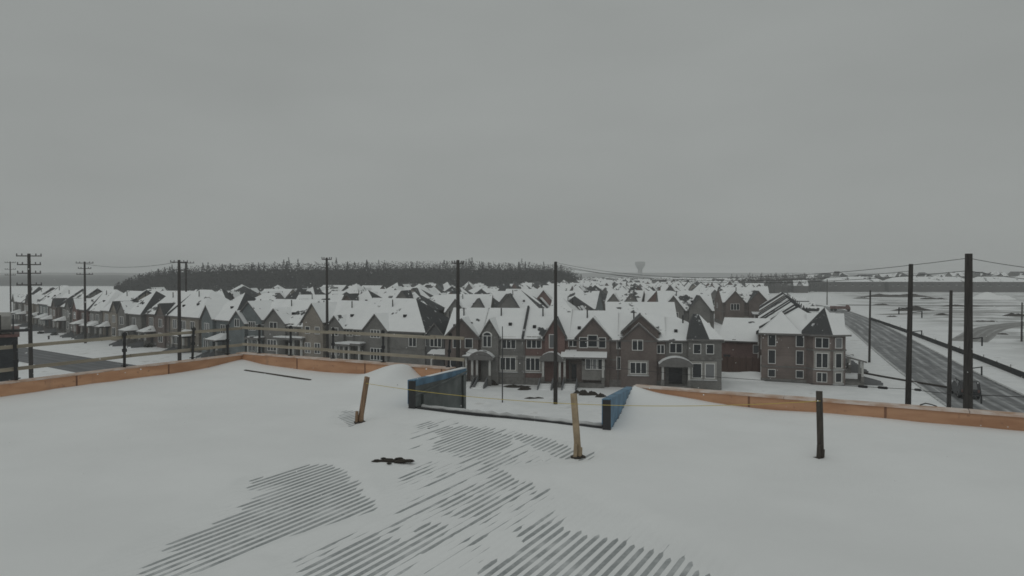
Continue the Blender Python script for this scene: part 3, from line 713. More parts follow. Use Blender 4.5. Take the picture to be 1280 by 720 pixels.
for i in range(4): m.face([(p[0],p[1],p[2]-.2) for p in (P4[i], P4[(i+1)%4])] + [P4[(i+1)%4], P4[i]], 2)
m.face([(p[0],p[1],p[2]-.2) for p in P4[::-1]], 2); m.build('turret_roof', RM, o)
for pxw, bt, tp in ((871,441,430),(887,441,430),(871,471,454),(887,471,454)): window(o, X(pxw), zat(bt,Y), .8 if tp < 440 else 1.0, zat(tp,Y)-zat(bt,Y), 1, y=-.55, surround=tp > 440)

# ---- left terrace (middle of the picture behind the guard rail) -------------------
A1_, B1_, dL, aL = line_geo(G(300, 450), G(572, 471))
def lunit(px0, px1, label, color, gab=(), win=(), por=(), zr=9.9, ze=6.2, **kw):
    x0, x1 = along(A1_, dL, px0), along(A1_, dL, px1); loc = A1_ + dL*x0; Y = (loc.y + (A1_+dL*x1).y)/2
    X = lambda p: along(A1_, dL, p) - x0
    gables = [(X(a), (X(c)-X(b))/2, zat(pk, Y), zat(ev, Y), pj, bl, br) for a, b, c, pk, ev, pj, bl, br in gab]
    wins = [(X(a), zat(bot, Y), wd, zat(top, Y)-zat(bot, Y), n, k_) for a, wd, top, bot, n, k_ in win]
    pors = []
    for p_ in por:
        q = dict(p_); q['xc'] = X((q['l']+q['r'])/2); q['wd'] = X(q['r'])-X(q['l']); q['ztop'] = zat(q.pop('top'), Y); q.pop('l'); q.pop('r'); pors.append(q)
    return house('terraced_house', label, 'house', 'left terrace houses', loc, aL, x1-x0-.01, 10.0, ze, zr, color, gables=gables, wins=wins, porches=pors, **kw), X, Y
lunit(292, 329, 'grey terraced house with tall and short twin gables behind the parapet corner', BLUEG,
      gab=[(313,299,331,376,397,.3,0,0),(302,293,311,388,402,.9,0,0)], win=[(302,1.0,399,408,2,dict(y=-.9)),(317,1.4,402,412,3,dict(y=-.3)),(317,1.4,424,438,2,dict(y=-.3))], por=[dict(l=318,r=332,top=421,depth=1.6,style='flat')], door=(3.6,.6))
lunit(329, 372, 'grey terraced house with single mid gable, right of the twin-gabled house', GREY,
      gab=[(346,332,358,385,402,.5,0,0)], win=[(345,1.5,403,412,2,dict(y=-.5)),(343,1.8,425,438,3,dict(y=-.5)),(364,1.1,404,412,2,{})], por=[dict(l=355,r=373,top=421,depth=1.8,style='flat')], door=(4.6,.6))
lunit(372, 409, 'terraced house with pale tower bay under a pointed gable, left of thin utility pole', TAN,
      gab=[(396,384,409,378,399,.9,0,0)], win=[(402,.8,408,416,1,dict(y=-.9)),(390,.8,408,416,1,dict(y=-.9)),(390,1.0,428,440,2,dict(y=-.9)),(402,1.0,428,440,2,dict(y=-.9))], por=[dict(l=373,r=385,top=423,depth=1.4,style='flat',steps=False)], door=(.9,.6))
lunit(409, 442, 'terraced house with small low gable, just right of the pale tower bay', GREY,
      gab=[(421,411,432,394,408,.4,0,0)], win=[(421,1.2,410,419,2,dict(y=-.4)),(437,1.1,411,419,2,{}),(422,1.4,430,443,3,dict(y=-.4))], por=[dict(l=428,r=446,top=429,depth=1.7,style='flat')], door=(3.3,.6))
lunit(442, 531, 'wide end house with big white hip roof and one front gable', GREY, zr=10.4, hip=(0,1), bare=(0,0,0,1),
      gab=[(472,458,487,392,411,.5,0,0)], win=[(446,1.2,412,421,2,{}),(472,1.6,413,422,3,dict(y=-.5)),(474,2.2,436,450,4,dict(y=-.5)),(516,1.2,420,431,2,{})], por=[dict(l=437,r=458,top=431,depth=1.6,style='flat')], door=(1.2,.6))
lunit(531, 571, 'low dark-roofed house with window rows between the hip-roofed house and front terrace', DKGREY, zr=8.6, ze=5.6, hip=(1,1), bare=(1,1,1,0),
      gab=[(546,536,558,403,417,.4,0,1)], win=[(529+8,1.2,423,433,2,{}),(547,1.8,423,433,3,dict(y=-.4)),(561,1.2,423,433,2,{}),(540,1.2,446,457,2,{}),(553,1.4,446,457,2,{})], por=[dict(l=545,r=566,top=441,depth=1.5,style='shed',steps=False)], door=(4.0,.6))

# ---- terrace prototypes, used along the left street and the main road ----------------
NP = Vector((0, -400, 0))
def tproto(i):
    k = dict(hip=(0,0), bare=(0,0,0,0))
    if i == 0: k.update(gables=[(2.2,1.9,8.9,6.3,.5,0,1)], wins=[(2.2,3.9,1.4,1.5,2,dict(y=-.5)),(5.5,3.9,1.3,1.4,2),(2.1,1.1,1.6,1.6,2,dict(y=-.5))], porches=[dict(xc=5.5,wd=3.0,depth=2.0,ztop=3.0,style='hip')], door=(5.5,.6))
    if i == 1: k.update(gables=[(5.2,1.7,8.4,6.4,.4,1,0)], wins=[(5.2,3.9,1.4,1.5,2,dict(y=-.4)),(1.8,3.9,1.2,1.4,2),(5.2,1.1,1.7,1.6,3,dict(y=-.4))], porches=[dict(xc=1.9,wd=2.8,depth=1.9,ztop=2.9,style='shed')], door=(1.9,.6))
    if i == 2: k.update(gables=[(2.0,1.6,8.3,6.4,.3,0,0),(5.4,1.5,8.1,6.4,.7,0,0)], wins=[(2,3.9,1.3,1.5,2,dict(y=-.3)),(5.4,3.9,1.2,1.4,2,dict(y=-.7)),(1.9,1.1,1.5,1.6,2,dict(y=-.3))], porches=[dict(xc=5.2,wd=2.8,depth=2.4,ztop=2.9,style='hip')], door=(5.2,.6))
    return house('terraced_house', 'x', 'house', None, NP, 0, 7.3, 10.0, 6.3, 10.0, GREY, party=.0 if i != 1 else None, **k)
TP = [tproto(i) for i in range(3)]
def lproto(i):
    k = [dict(Wd=10.6, hip=(1,1), bare=(0,0,0,1), zr=10.6, gables=[(3.0,1.9,8.6,6.5,.6,0,0)], wins=[(3.0,3.9,1.5,1.5,2,dict(y=-.6)),(7.4,3.9,1.4,1.4,2),(2.9,1.1,1.8,1.7,3,dict(y=-.6))], porches=[dict(xc=7.6,wd=3.2,depth=2.2,ztop=3.0,style='hip')], door=(7.6,.6)),
         dict(Wd=9.8, hip=(0,0), bare=(0,0,0,0), zr=10.3, gables=[(7.2,1.6,8.3,6.5,.4,0,1)], wins=[(2.4,3.9,1.6,1.5,3),(7.2,3.9,1.3,1.4,2,dict(y=-.4)),(7.2,1.1,1.6,1.6,2,dict(y=-.4))], porches=[dict(xc=2.6,wd=3.0,depth=2.0,ztop=2.9,style='hip')], door=(2.6,.6)),
         dict(Wd=11.2, hip=(0,1), bare=(0,0,0,0), zr=10.8, gables=[], wins=[(2.2,3.9,1.4,1.5,2),(5.6,3.9,1.6,1.4,3),(9.0,3.9,1.4,1.4,2),(2.6,1.1,1.8,1.7,3)], porches=[dict(xc=7.6,wd=4.4,depth=2.2,ztop=2.9,style='hip')], door=(7.6,.6))][i]
    w_ = k['Wd']
    return house('street_house', 'x', 'house', None, NP, 0, D=10.5, ze=6.4, color=GREY, sidewins=[(3,4.0,1.0,1.4,1),(7,4.0,1.0,1.4,1)], party=w_ if i == 1 else None, **k)
LP = [lproto(i) for i in range(3)]; LPW = [10.6, 9.8, 11.2]
def putT(i, loc, rz, color, label, group, sz=1.0):
    c = copy_tree(TP[i]); c.location = loc; c.rotation_euler = (0,0,rz); c.scale = (1,1,sz)
    paint(c, color); c['label'] = label; c['group'] = group; return c
ORD = 'zeroth first second third fourth fifth sixth seventh eighth ninth tenth eleventh twelfth thirteenth fourteenth fifteenth sixteenth seventeenth eighteenth nineteenth twentieth twenty-first twenty-second twenty-third twenty-fourth twenty-fifth twenty-sixth twenty-seventh twenty-eighth twenty-ninth thirtieth'.split()
Q0, Q1, Q2 = G(291, 447.5), G(110, 421.5), G(14, 401)
LST = []
rnd = random.Random(5); cols_ = [BLUEG, TAN, BROWN, GREY, TAN, GREY, RED, GREY, BROWN]
seq = [0,2,1,0,1,2,0,1,1,2,0,1,0,2]; k_ = 0
for P0, P1 in ((Q1, Q0), (Q2, Q1)):
    P0, P1 = Vector((P0.x,P0.y,0)), Vector((P1.x,P1.y,0)); d_ = (P1-P0).normalized(); s = (P1-P0).length; a = math.atan2(d_.y, d_.x)
    while s > 6 and k_ < 14:
        ty = seq[k_]; s -= LPW[ty] + (1.6 if k_ % 3 == 1 else .15); c_ = cols_[k_ % 9]
        c = copy_tree(LP[ty]); c.location = P0 + d_*s + Vector((-d_.y,d_.x,0))*rnd.uniform(-.6,.6); c.rotation_euler = (0,0,a); c.scale = (1,1,rnd.uniform(.97,1.03)); paint(c, c_)
        c['label'] = f'{CN[c_]} snow-roofed house with columned porch, {ORD[k_+1]} up the left street from the corner'; c['group'] = 'houses along the left street'; k_ += 1
    if k_ >= 14: break
# row along the main road
rd = Vector((.33, .944, 0)); rp = Vector((.944, -.33, 0)); aR = math.atan2(rd.y, rd.x)
NR = Vector((41.8, 91.2, 0))
for k_ in range(12):
    p = NR + rd*(8.2 + 7.35*k_ + (9 if k_ > 7 else 0))
    c_ = [BROWN, GREY, RED, DKGREY][k_ % 4]
    putT([2,0,1][k_ % 3], p, aR, c_, f'{CN[c_]} terraced house on the main road, {ORD[k_+1]} behind the corner house', 'houses along the main road', .93)
o = house('corner_house', 'three-level brown brick corner house with bay and dark pyramid roof beside the main road', 'house', None, NR, aR, 8.0, 9.6, 6.5, 9.4, BROWN,
     hip=(1,0), bare=(0,0,0,0), gables=[(3.2,2.0,8.9,6.5,.3,0,1)], wins=[(4.5,3.9,1.4,1.5,2)], bands=(1.9,), base=.4, backwins=True,
     sidewins=[], porches=[dict(xc=1.6,wd=3.4,depth=2.6,ztop=3.1,style='shed',floor=.4,steps=True)], door=(2.8,.4), vent=False, party=7.9)
for y_, z_, wd_, h_ in ((8.3,4.7,.85,1.5),(4.9,4.7,.85,1.5),(8.3,2.4,.8,1.7),(4.9,2.4,.8,1.7),(8.3,.65,.8,.9),(4.9,.65,.8,.9)): window(o, 0, z_, wd_, h_, 1, y=y_, rz=R(-90), surround=False)
m = MB(); bay = [(.3,4.3),(-1.25,3.4),(-1.25,1.3),(-.35,-.45),(1.3,-.45),(1.3,4.3)]; m.extr(bay, 'z', 0, 6.35); q = m.build('turret', MAT['wall'], o); q.color = (.19,.16,.15,1)
bb_ = lambda k: [((x_-.4)*k+.4, (y_-1.9)*k+1.9) for x_, y_ in bay]
for z_ in (1.9, 4.32): m = MB(); m.extr(bb_(1.04), 'z', z_, z_+.18); m.build('stone_band', MAT['stone'], o)
for z_, h_, wd_ in ((4.75,1.2,1.5),(2.25,1.75,1.3),(.45,1.1,1.1)):
    window(o, -1.25, z_, wd_, h_, 2, y=2.35, rz=R(-90), surround=z_ == 2.25); window(o, -.8, z_, .75, h_, 1, y=.42, rz=R(-62.8), surround=z_ < 4)
m = MB(); ring = [(x_, y_, 6.42) for x_, y_ in bb_(1.28)]; ap = (1.5,1.9,9.75)
for i_, mt_ in enumerate((1,1,0,0,0,0)): m.face([ring[i_], ring[(i_+1)%6], ap], mt_)
for i_ in range(6): m.face([(p[0],p[1],p[2]-.22) for p in (ring[i_], ring[(i_+1)%6])]+[ring[(i_+1)%6], ring[i_]], 2)
m.face([(p[0],p[1],p[2]-.22) for p in ring[::-1]], 2); m.build('turret_roof', RM, o)
# gable on the near end facing the camera, snow on one side
m = MB(); E1, E2, B1_, B2_, ap = (-.42,9.9,6.36), (-.42,4.7,6.36), (5,9.9,6.36), (5,4.7,6.36), (2.2,7.1,9.1)
m.face([E1,E2,ap],0); m.face([E2,B2_,ap],1); m.face([B1_,E1,ap],0); m.face([B2_,B1_,ap],0)
for p, q_ in ((E1,E2),(E2,B2_),(B1_,E1)): m.face([(p[0],p[1],p[2]-.22),(q_[0],q_[1],q_[2]-.22),q_,p],2)
m.face([(p[0],p[1],p[2]-.22) for p in (E1,B1_,B2_,E2)],2); m.build('end_roof', RM, o)
# garage block, fence and snow bank between the two
gl = Vector((col(900,106),106.5,0)); gr = Vector((col(962,102),103.5,0)); dG = (gr-gl).normalized()
o = house('garage_block', 'low dark brick rear building with plain white roof between corner turret and corner house', 'building', None, gl, math.atan2(dG.y,dG.x), (gr-gl).length, 9.5, 4.5, 7.4, RED, wins=[(5.4,2.6,.9,1.1,1)], bands=(), base=.4, backwins=False, vent=False, door=(1.2,.1))
m = MB(); q = gl*.953; q2 = gr*.955; q.x += .3
m.bar(q+Vector((0,0,1.2)), q2+Vector((0,0,1.2)), .05, 2.4)
for i in range(8): p = q.lerp(q2, i/7); m.box(p.x-.06,p.x+.06,p.y-.1,p.y+.1,0,2.55)
tag(m.build('board_fence', MAT['fencewood']), 'brown board fence below the low white-roofed rear building', 'fence')
def mound(name, label, c, rx, ry, h, seed, mat=SNOW, rz=0.0, kind=None, cat='snow pile', e=2.0):
    m = MB(); n = 26; rr = 9
    for j in range(rr+1):
        for i in range(n):
            a = 2*math.pi*i/n; q = j/rr; x, y = rx*q*math.cos(a), ry*q*math.sin(a)
            z = h*max(0, 1-q**e)*(.75+.6*mnoise.noise(Vector((x/rx*1.6+seed, y/ry*1.6, seed)))) - .03
            m.v.append((x, y, z if j < rr else -.05))
    for j in range(rr):
        for i in range(n): m.f.append((j*n+i, (j+1)*n+i, (j+1)*n+(i+1)%n, j*n+(i+1)%n)); m.m.append(0)
    return tag(m.build(name, mat, None, True, c, rz), label, cat, kind=kind)
mound('snow_bank', 'long snow bank piled before the brown board fence', Vector((30.5, 97, 0)), 7.5, 2.6, 1.1, 3, rz=-.2)
mound('snow_pile', 'big white snow mound on the site beyond the right tall pole', G(1240, 374), 13, 9, 4.6, 8, rz=.1, e=1.5)

# ---- detached houses filling the suburb behind ------------------------------------
def dproto(i):
    kw = [dict(Wd=9.6, D=11, ze=5.9, zr=9.7, hip=(1,1), bare=(0,0,1,1), gables=[(2.9,2.4,9.0,6.2,.8,0,1)]),
          dict(Wd=10.4, D=11, ze=6.0, zr=9.6, hip=(0,0), bare=(0,0,0,0), gables=[(2.6,2.0,8.8,6.2,.6,0,0),(7.6,2.0,8.8,6.2,.6,1,1)]),
          dict(Wd=9.2, D=12, ze=5.8, zr=10.2, hip=(1,1), bare=(0,1,1,0), gables=[(6.2,2.7,9.3,6.1,1.2,1,0)]),
          dict(Wd=9.8, D=11, ze=5.7, zr=9.2, hip=(0,1), bare=(0,0,0,1), gables=[(3.2,2.9,9.6,6.1,.6,0,1)]),
          dict(Wd=9.0, D=12, ze=6.1, zr=9.9, hip=(1,1), bare=(1,0,0,1), gables=[(2.4,1.9,8.5,6.2,.5,0,0),(6.6,1.7,8.2,6.2,.9,1,1)])][i]
    w_ = kw['Wd']
    return house('detached_house', 'x', 'house', None, NP, 0, color=GREY, wins=[(kw['gables'][0][0],3.9,1.8,1.5,3,dict(y=-kw['gables'][0][4])),(w_*.8 if kw['gables'][0][0] < w_/2 else w_*.22,3.9,1.4,1.4,2)],
                 porches=[dict(xc=w_*.75,wd=2.8,depth=1.8,ztop=2.9,style='shed',steps=False)], door=(w_*.75,.5), garage=(w_*.32,4.6), sidewins=[(4,4.0,1.0,1.3,1),(7,4.0,1.0,1.3,-1)], **kw)
DP = [dproto(i) for i in range(5)]
ROOFN = ['tall-gabled hip roof', 'twin-gabled roof', 'steep hip roof', 'front-gabled roof', 'half-bare hip roof']
eF = Vector((.973,-.233,0)); nF = Vector((.233,.973,0)); OF = A.copy()
far_ok = lambda o: o.name.split('.')[0] in ('wall', 'roof', 'gable')
mid_ok = lambda o: o.name.split('.')[0] in ('wall', 'roof', 'gable', 'window', 'pane', 'porch_roof', 'garage_door', 'door')
def pxof(p): return 640 + F*p.x/p.y
def dlimit(px):
    xs = [-200, 120, 250, 400, 560, 640, 700, 1000, 1300]; ys = [170, 190, 265, 335, 350, 420, 520, 540, 560]
    return float(np.interp(px, xs, ys))
q1v, q0v, q2v = Vector((Q1.x,Q1.y,0)), Vector((Q0.x,Q0.y,0)), Vector((Q2.x,Q2.y,0))
def behind_left(p):                        # metres behind the left street's front line
    a, b = (q1v, q0v) if pxof(p) > 110 else (q2v, q1v)
    d_ = (b-a).normalized(); n_ = Vector((-d_.y, d_.x, 0)); return (p-a).dot(n_)
SPEC = [(37.5, 158, 0), (65, 203, 0)]
for (sx_, sy_, _), sc_, i_, c_, lab_ in ((SPEC[0], 1.1, 1, GREY, 'grey house with two front gables directly above the dark bare turret roof'), (SPEC[1], 1.25, 1, BROWN, 'large brown twin-gabled house left of the striped main road roofs')):
    c = copy_tree(DP[i_]); c.scale = (sc_, sc_, 1.08); c.location = (sx_ - 5.2*sc_, sy_ - 3, 0); c.rotation_euler = (0, 0, -.12); paint(c, c_); c['label'] = lab_; c['group'] = 'detached houses of the suburb behind'
rows = []
rr = random.Random(21); off = 29.0; away = True; k_ = 0
while off < 440:
    ang = .05*math.sin(off*.03) + (.0 if k_ < 3 else rr.uniform(-.06,.06)); rot = Matrix.Rotation(ang, 3, 'Z'); e_ = rot @ eF
    row = []; x_ = -420 + rr.uniform(0, 11)
    while x_ < 420:
        p = OF + nF*off + e_*x_ + nF*rr.uniform(-1.2,1.2); p.z = 0; step = rr.uniform(11.3, 12.8)
        if rr.random() < .06: step += 9
        if p.y > 60:
            px = pxof(p)
            ok = -30 < px < 1290 and p.y < dlimit(px) and behind_left(p) > 25
            wR = (p - NR).dot(rp)           # right of the row along the main road
            if wR > (-30 if p.y < 140 else -17): ok = False
            if px > 985 and p.y > 200: ok = False
            if any((p + e_*4.8 + nF*(-5.5 if away else 5.5) - Vector(q_) - nF*4).length < 17 for q_ in SPEC) or (30 < p.x < 48 and p.y < 156): ok = False
            if (p - Vector((A1_.x, A1_.y, 0))).dot(Vector((-dL.y, dL.x, 0))) < 26 and px < 600: ok = False
            if ok: row.append((p, e_))
        x_ += step
    if row: rows.append((row, away))
    off += 25 if away is False else 33; away = not away; k_ += 1
nh = 0
for ri, (row, away) in enumerate(rows):
    for hi, (p, e_) in enumerate(row):
        i = rr.randrange(5); d_ = p.y; c_ = rr.choice([GREY, GREY, DKGREY, BROWN, TAN, RED, BLUEG])
        want = None if d_ < 170 else (mid_ok if d_ < 260 else far_ok)
        c = copy_tree(DP[i], None, want); a = math.atan2(e_.y, e_.x) + rr.uniform(-.13,.13); w_ = 9.6
        if away: a += math.pi; p = p + e_*w_
        c.location = p; c.rotation_euler = (0,0,a); s_ = rr.uniform(.93,1.08); c.scale = (s_*(1 if rr.random() < .5 else 1), s_, rr.uniform(.9,1.1)); paint(c, c_); nh += 1
        c['label'] = f'{CN[c_]} house, {ROOFN[i]}, {ORD[min(hi+1,30)]} from left in {ORD[ri+1]} row behind the terraces'
        c['group'] = 'detached houses of the suburb behind'
print('HOUSES', nh, [len(r[0]) for r in rows])
for o in TP + DP + LP:
    for ch in list(o.children):
        for g_ in list(ch.children): bpy.data.objects.remove(g_)
        bpy.data.objects.remove(ch)
    bpy.data.objects.remove(o)

# ------------------------------------------------------------------ far roofs, woods, hills
def far_houses():
    mb = MB(); r_ = random.Random(3)
    for off in range(0, 560, 21):
        y = 545 + off
        x = col(665 if y < 600 else 690, y) + r_.uniform(0,8); xe = col(1000, y)
        while x < xe:
            t = MB(); wd = r_.uniform(8.5,10.5); D = 11; ze = r_.uniform(5.3,6.2); zr = ze + r_.uniform(3.0,4.2)
            hp = r_.random() < .55; bare = tuple(int(r_.random() < .33) for _ in range(4))
            t.box(0, wd, 0, D, 0, ze, 3)
            roof_hip(t, 0, wd, 0, D, ze, zr, .4, hp, hp, bare=bare)
            if r_.random() < .8: xc = r_.uniform(.3,.7)*wd; cross_gable(t, xc, 2.2, zr-.6, ze, -.5, 4, bl=int(r_.random()<.35), br=int(r_.random()<.35)); t.box(xc-2, xc+2, -.5, 1, 0, ze, 3)
            a = r_.uniform(-.35,.15) + (math.pi/2 if r_.random() < .3 else 0) + (math.pi if r_.random() < .4 else 0); ca, sa = math.cos(a), math.sin(a)
            n = len(mb.v); mb.v += [(x + ca*p[0]-sa*p[1], y + r_.uniform(-.0,.0) + sa*p[0]+ca*p[1], p[2]) for p in t.v]
            mb.f += [tuple(n+i for i in f_) for f_ in t.f]; mb.m += t.m
            x += r_.uniform(11,15)
    for y in (640, 668, 700):
        x = col(985, y) + r_.uniform(0,9)
        while x < col(1320, y):
            if r_.random() < .62:
                t = MB(); wd = r_.uniform(9,18); ze = r_.uniform(10,13); t.box(0, wd, 0, 11, 0, ze, 3); roof_hip(t, 0, wd, 0, 11, ze, ze+r_.uniform(2.6,4.4), .4, r_.random() < .6, r_.random() < .6, bare=tuple(int(r_.random() < .4) for _ in range(4))); cross_gable(t, wd*.4, 2.4, ze+2.6, ze, -.5, 4, br=1)
                n = len(mb.v); mb.v += [(x+p[0], y+p[1], p[2]) for p in t.v]; mb.f += [tuple(n+i for i in f_) for f_ in t.f]; mb.m += t.m
            x += r_.uniform(12,26)
    o = mb.build('distant_houses', RM + [plain('distant_brick', (.1,.095,.09), .9, .3, .05)], None, fix=False)
    tag(o, 'mass of tiny snowy roofs merging into haze below the water tower', 'houses', kind='stuff')
far_houses()
def m_forest(name, a, b):
    t = NT(name); v = t.coord(); return t.out(t.mix(t.ramp(t.noise(.12, 4, v), .3, .7), a, b), .95, None, .1)
def wood(name, label, line, htop, rows_, spacing, seed, mat, con=.35, nleaf=120):
    r_ = random.Random(seed); V_, F_ = [], []
    A, B = line; d_ = B-A; ln = d_.length; d_.normalize(); n_ = Vector((-d_.y, d_.x, 0))
    def tri(p, s):
        n = len(V_); u = Vector((r_.gauss(0,1), r_.gauss(0,1), r_.gauss(0,1))).normalized(); v = u.orthogonal().normalized()
        V_.extend([tuple(p+u*s), tuple(p-u*s*.6+v*s*.7), tuple(p-u*s*.6-v*s*.7)]); F_.append((n,n+1,n+2))
    for k in range(rows_):
        s = r_.uniform(0, spacing)
        while s < ln:
            p = A + d_*s + n_*(k*6.5 + r_.uniform(-2.5,2.5)); px = pxof(p); q = s/ln
            cl = mnoise.noise(Vector((s*.045, k*.2, seed))); H = htop(px, p.y) * (.965 + .05*cl + r_.uniform(-.05,.03)); cone = r_.random() < con + (.3 if cl > .3 else 0)
            if cone and cl > .2 and r_.random() < .3: H *= 1.07
            n = len(V_)                       # trunk
            for z, rad in ((0,.35),(H*.7,.12)):
                for j in range(4): V_.append((p.x+rad*math.cos(j*1.571), p.y+rad*math.sin(j*1.571), z))
            for j in range(4): F_.append((n+j, n+(j+1)%4, n+4+(j+1)%4, n+4+j))
            wd = H*r_.uniform(.17,.24) if cone else H*r_.uniform(.22,.3)
            for i in range(nleaf):
                if cone:
                    z = r_.random()**.8; rad = wd*(1-z)*math.sqrt(r_.random())*1.2; a = r_.uniform(0,6.283); tri(p + Vector((rad*math.cos(a), rad*math.sin(a), H*(.1+.9*z))), 1.0 - .6*z)
                else:
                    u = Vector((r_.gauss(0,1), r_.gauss(0,1), r_.gauss(0,1))).normalized() * r_.random()**.4
                    z = H*(.52 + .46*u.z); tri(p + Vector((u.x*wd, u.y*wd, z)), r_.uniform(.5,1.0)*(1 if u.z < .5 else .6))
            s += spacing*r_.uniform(.7,1.3)
    me = bpy.data.meshes.new(name); me.from_pydata(V_, [], F_); me.materials.append(mat)
    tag(link(name, me), label, 'woods', kind='stuff')
ft = lambda px, Y: max(4, zat(float(np.interp(px, [140,165,190,225,260,330,420,520,600,660,690,710,730], [354,345,336,330,327.5,326,324.5,324,325,326,327.5,330,345])), Y))
wood('forest', 'dark mixed forest standing on the skyline behind the snowy roofs', (Vector((col(145,430),430,0)), Vector((col(728,545),545,0))), ft, 7, 4.6, 4, m_forest('winter_forest', (.016,.018,.018), (.034,.036,.035)), .07, 170)
wood('far_woods', 'hazy bare woods at the far end of the main road', (Vector((col(955,520),520,0)), Vector((col(1045,600),600,0))), lambda px, Y: 15, 5, 5.0, 9, m_forest('hazy_woods', (.05,.05,.048), (.085,.083,.078)), .2, 70)
def hills(name, x0, x1, prof_, mat):
    mb = MB(); n = 90
    for i in range(n+1):
        q = i/n
        for d_, hz in prof_:
            x = col(x0+(x1-x0)*q, d_); edge = min(1, q*6, (1-q)*6); h_ = hz*edge*(1 + .18*mnoise.noise(Vector((q*14, d_*.01, 2))) + .09*mnoise.noise(Vector((q*70, d_*.01, 5))))
            mb.v.append((x, d_, h_ if hz > 0 else .02))
    k = len(prof_)
    for i in range(n):
        for j in range(k-1): mb.f.append((i*k+j, (i+1)*k+j, (i+1)*k+j+1, i*k+j+1)); mb.m.append(0)
    tag(mb.build(name, mat, None, True), kind='structure')
hm_ = m_forest('wooded_hill', (.06,.066,.068), (.10,.104,.104))
hills('hills', -420, 262, [(860,0),(900,5.5),(1150,8),(1500,10.3),(1900,12.5),(2000,10),(2100,0)], hm_)
hills('far_hills', -500, 1900, [(2500,0),(2520,10),(2800,20),(3000,17),(3100,0)], hm_)
wood('site_trees', 'scattered hazy trees behind the long terrace blocks across the site', (Vector((col(1030,735),735,0)), Vector((col(1330,720),720,0))), lambda px, Y: 14.5, 2, 9.0, 19, m_forest('site_tree_twigs', (.04,.04,.038), (.07,.07,.066)), .2, 60)
# water tower
def lathe(mb, prof_, k=20, c=(0,0), m=0):
    n = len(mb.v)
    for r_, z in prof_:
        for j in range(k): mb.v.append((c[0]+r_*math.cos(6.2832*j/k), c[1]+r_*math.sin(6.2832*j/k), z))
    for i in range(len(prof_)-1):
        for j in range(k): mb.f.append((n+i*k+j, n+i*k+(j+1)%k, n+(i+1)*k+(j+1)%k, n+(i+1)*k+j)); mb.m.append(m)
MAT['towerpaint'] = plain('pale_tower_paint', (.36,.37,.37), .7, .1, .05)
wt = tag(empty('water_tower', (col(800,1450),1450,0)), 'pale flared water tower on the hazy horizon', 'water tower')
m = MB(); lathe(m, [(8,0),(5,4),(4.4,24)], 20); m.build('stem', MAT['towerpaint'], wt, True)
m = MB(); lathe(m, [(4.4,24),(6,26),(10,33),(10.2,38.5),(9.2,39.6),(0.1,40.2)], 24); m.build('tank', MAT['towerpaint'], wt, True)
# long three-storey blocks across the site
BR3 = plain('dark_block_brick', (.10,.097,.095), .9, .25, .08)
wb = MB(); wb.box(-.6,.6,-.08,.0,0,1.3); wb.box(-.9,.9,-.22,-.0,-.22,-.02,1); wbm = wb.mesh('window', [MAT['glass'], MAT['snowkerb']])
for pa, pb, Y, lab, ga in ((1003,1031,600,'shortest of the long dark terrace blocks, left end beyond the site',1),(1033,1106,575,'middle long dark terrace block with flat white roof beyond the site',0),(1112,1215,572,'long dark terrace block with white roof directly behind the tallest right pole',0),(1218,1330,565,'rightmost long dark terrace block behind the big snow mound',0)):
    xa, xb = col(pa,Y), col(pb,Y); o = tag(empty('long_terrace', (xa,Y,0)), lab, 'building', 'long terrace blocks beyond the site'); w_ = xb-xa
    m = MB(); m.box(0,w_,0,13,0,8.4); m.build('wall', BR3, o)
    m = MB(); roof_hip(m, 0, w_, 0, 13, 8.4, 12.2, .5, True, True); m.build('roof', RM, o)
    k = max(2, int(w_/5.2))
    for i in range(k):
        window_ = link('window', wbm, o, ((i+.5+.25*math.sin(i*5.1))*w_/k, 0, 4.9 + .4*((i*7)%2)))
# ------------------------------------------------------------------ street furniture
def insul_arm(o, z, rz, half, pole_r):
    m = MB(); c, s = math.cos(rz), math.sin(rz)
    m.bar((-half*c,-half*s,z), (half*c,half*s,z), .1, .13); a = m.build('crossarm', MAT['polewood'], o)
    for f_ in (-.95, -.55, .55, .95):
        i_ = MB(); x, y = half*f_*c, half*f_*s; lathe(i_, [(.03,z+.06),(.06,z+.12),(.09,z+.2),(.05,z+.3),(.01,z+.34)], 8, (x,y)); i_.build('insulator', MAT['insul'], a, True)
def pole(px, Y, top, label, r0=.17, arms=(), rz=.3, brackets=(), base=None, lean=0.0, name='utility_pole', group='utility poles', mat='polewood'):
    p = Vector((col(px, Y), Y, 0)); H = zat(top, Y); o = tag(empty(name, p), label, 'pole', group)
    m = MB(); m.tube([(-lean,0,-.1),(-lean*.5,0,H*.5),(0,0,H)], [r0*1.15, r0, r0*.78], 10); m.build('pole', MAT[mat], o, True)
    for dz, half in arms: insul_arm(o, H-dz, rz, half, r0)
    for dz, sd in brackets:
        m = MB(); x = sd*(r0*.7); c, s = math.cos(rz), math.sin(rz); e = sd*1.05
        m.bar((x*c,x*s,H-dz), (e*c,e*s,H-dz+.05), .05, .05); m.bar((e*c,e*s,H-dz-.42), (e*c,e*s,H-dz+.08), .06, .06); m.build('bracket', MAT['metal'], o)
    return p + Vector((0,0,H)), o
pole(13, 215, 327, 'thin tall pole at the far left edge above the roofs', .2, [(.3,1.4),(2.3,1.4),(4,1.4)])
pole(36.5, 92, 317, 'tall four-armed pole near the left edge before the left street houses', .23, [(.3,1.5),(1.4,1.4),(2.5,1.4),(4.0,1.5)], rz=.15, lean=-.1)
pole(106, G(106,429).y, 327, 'three-armed pole on the snowy verge of the left street', .22, [(.3,1.6),(1.4,1.2),(2.6,1.5)], rz=.25)
P4_, _ = pole(224, 116, 325, 'thick pole with one top arm rising behind the left guard rail', .27, [(.35,1.3)], rz=.3, lean=.05)
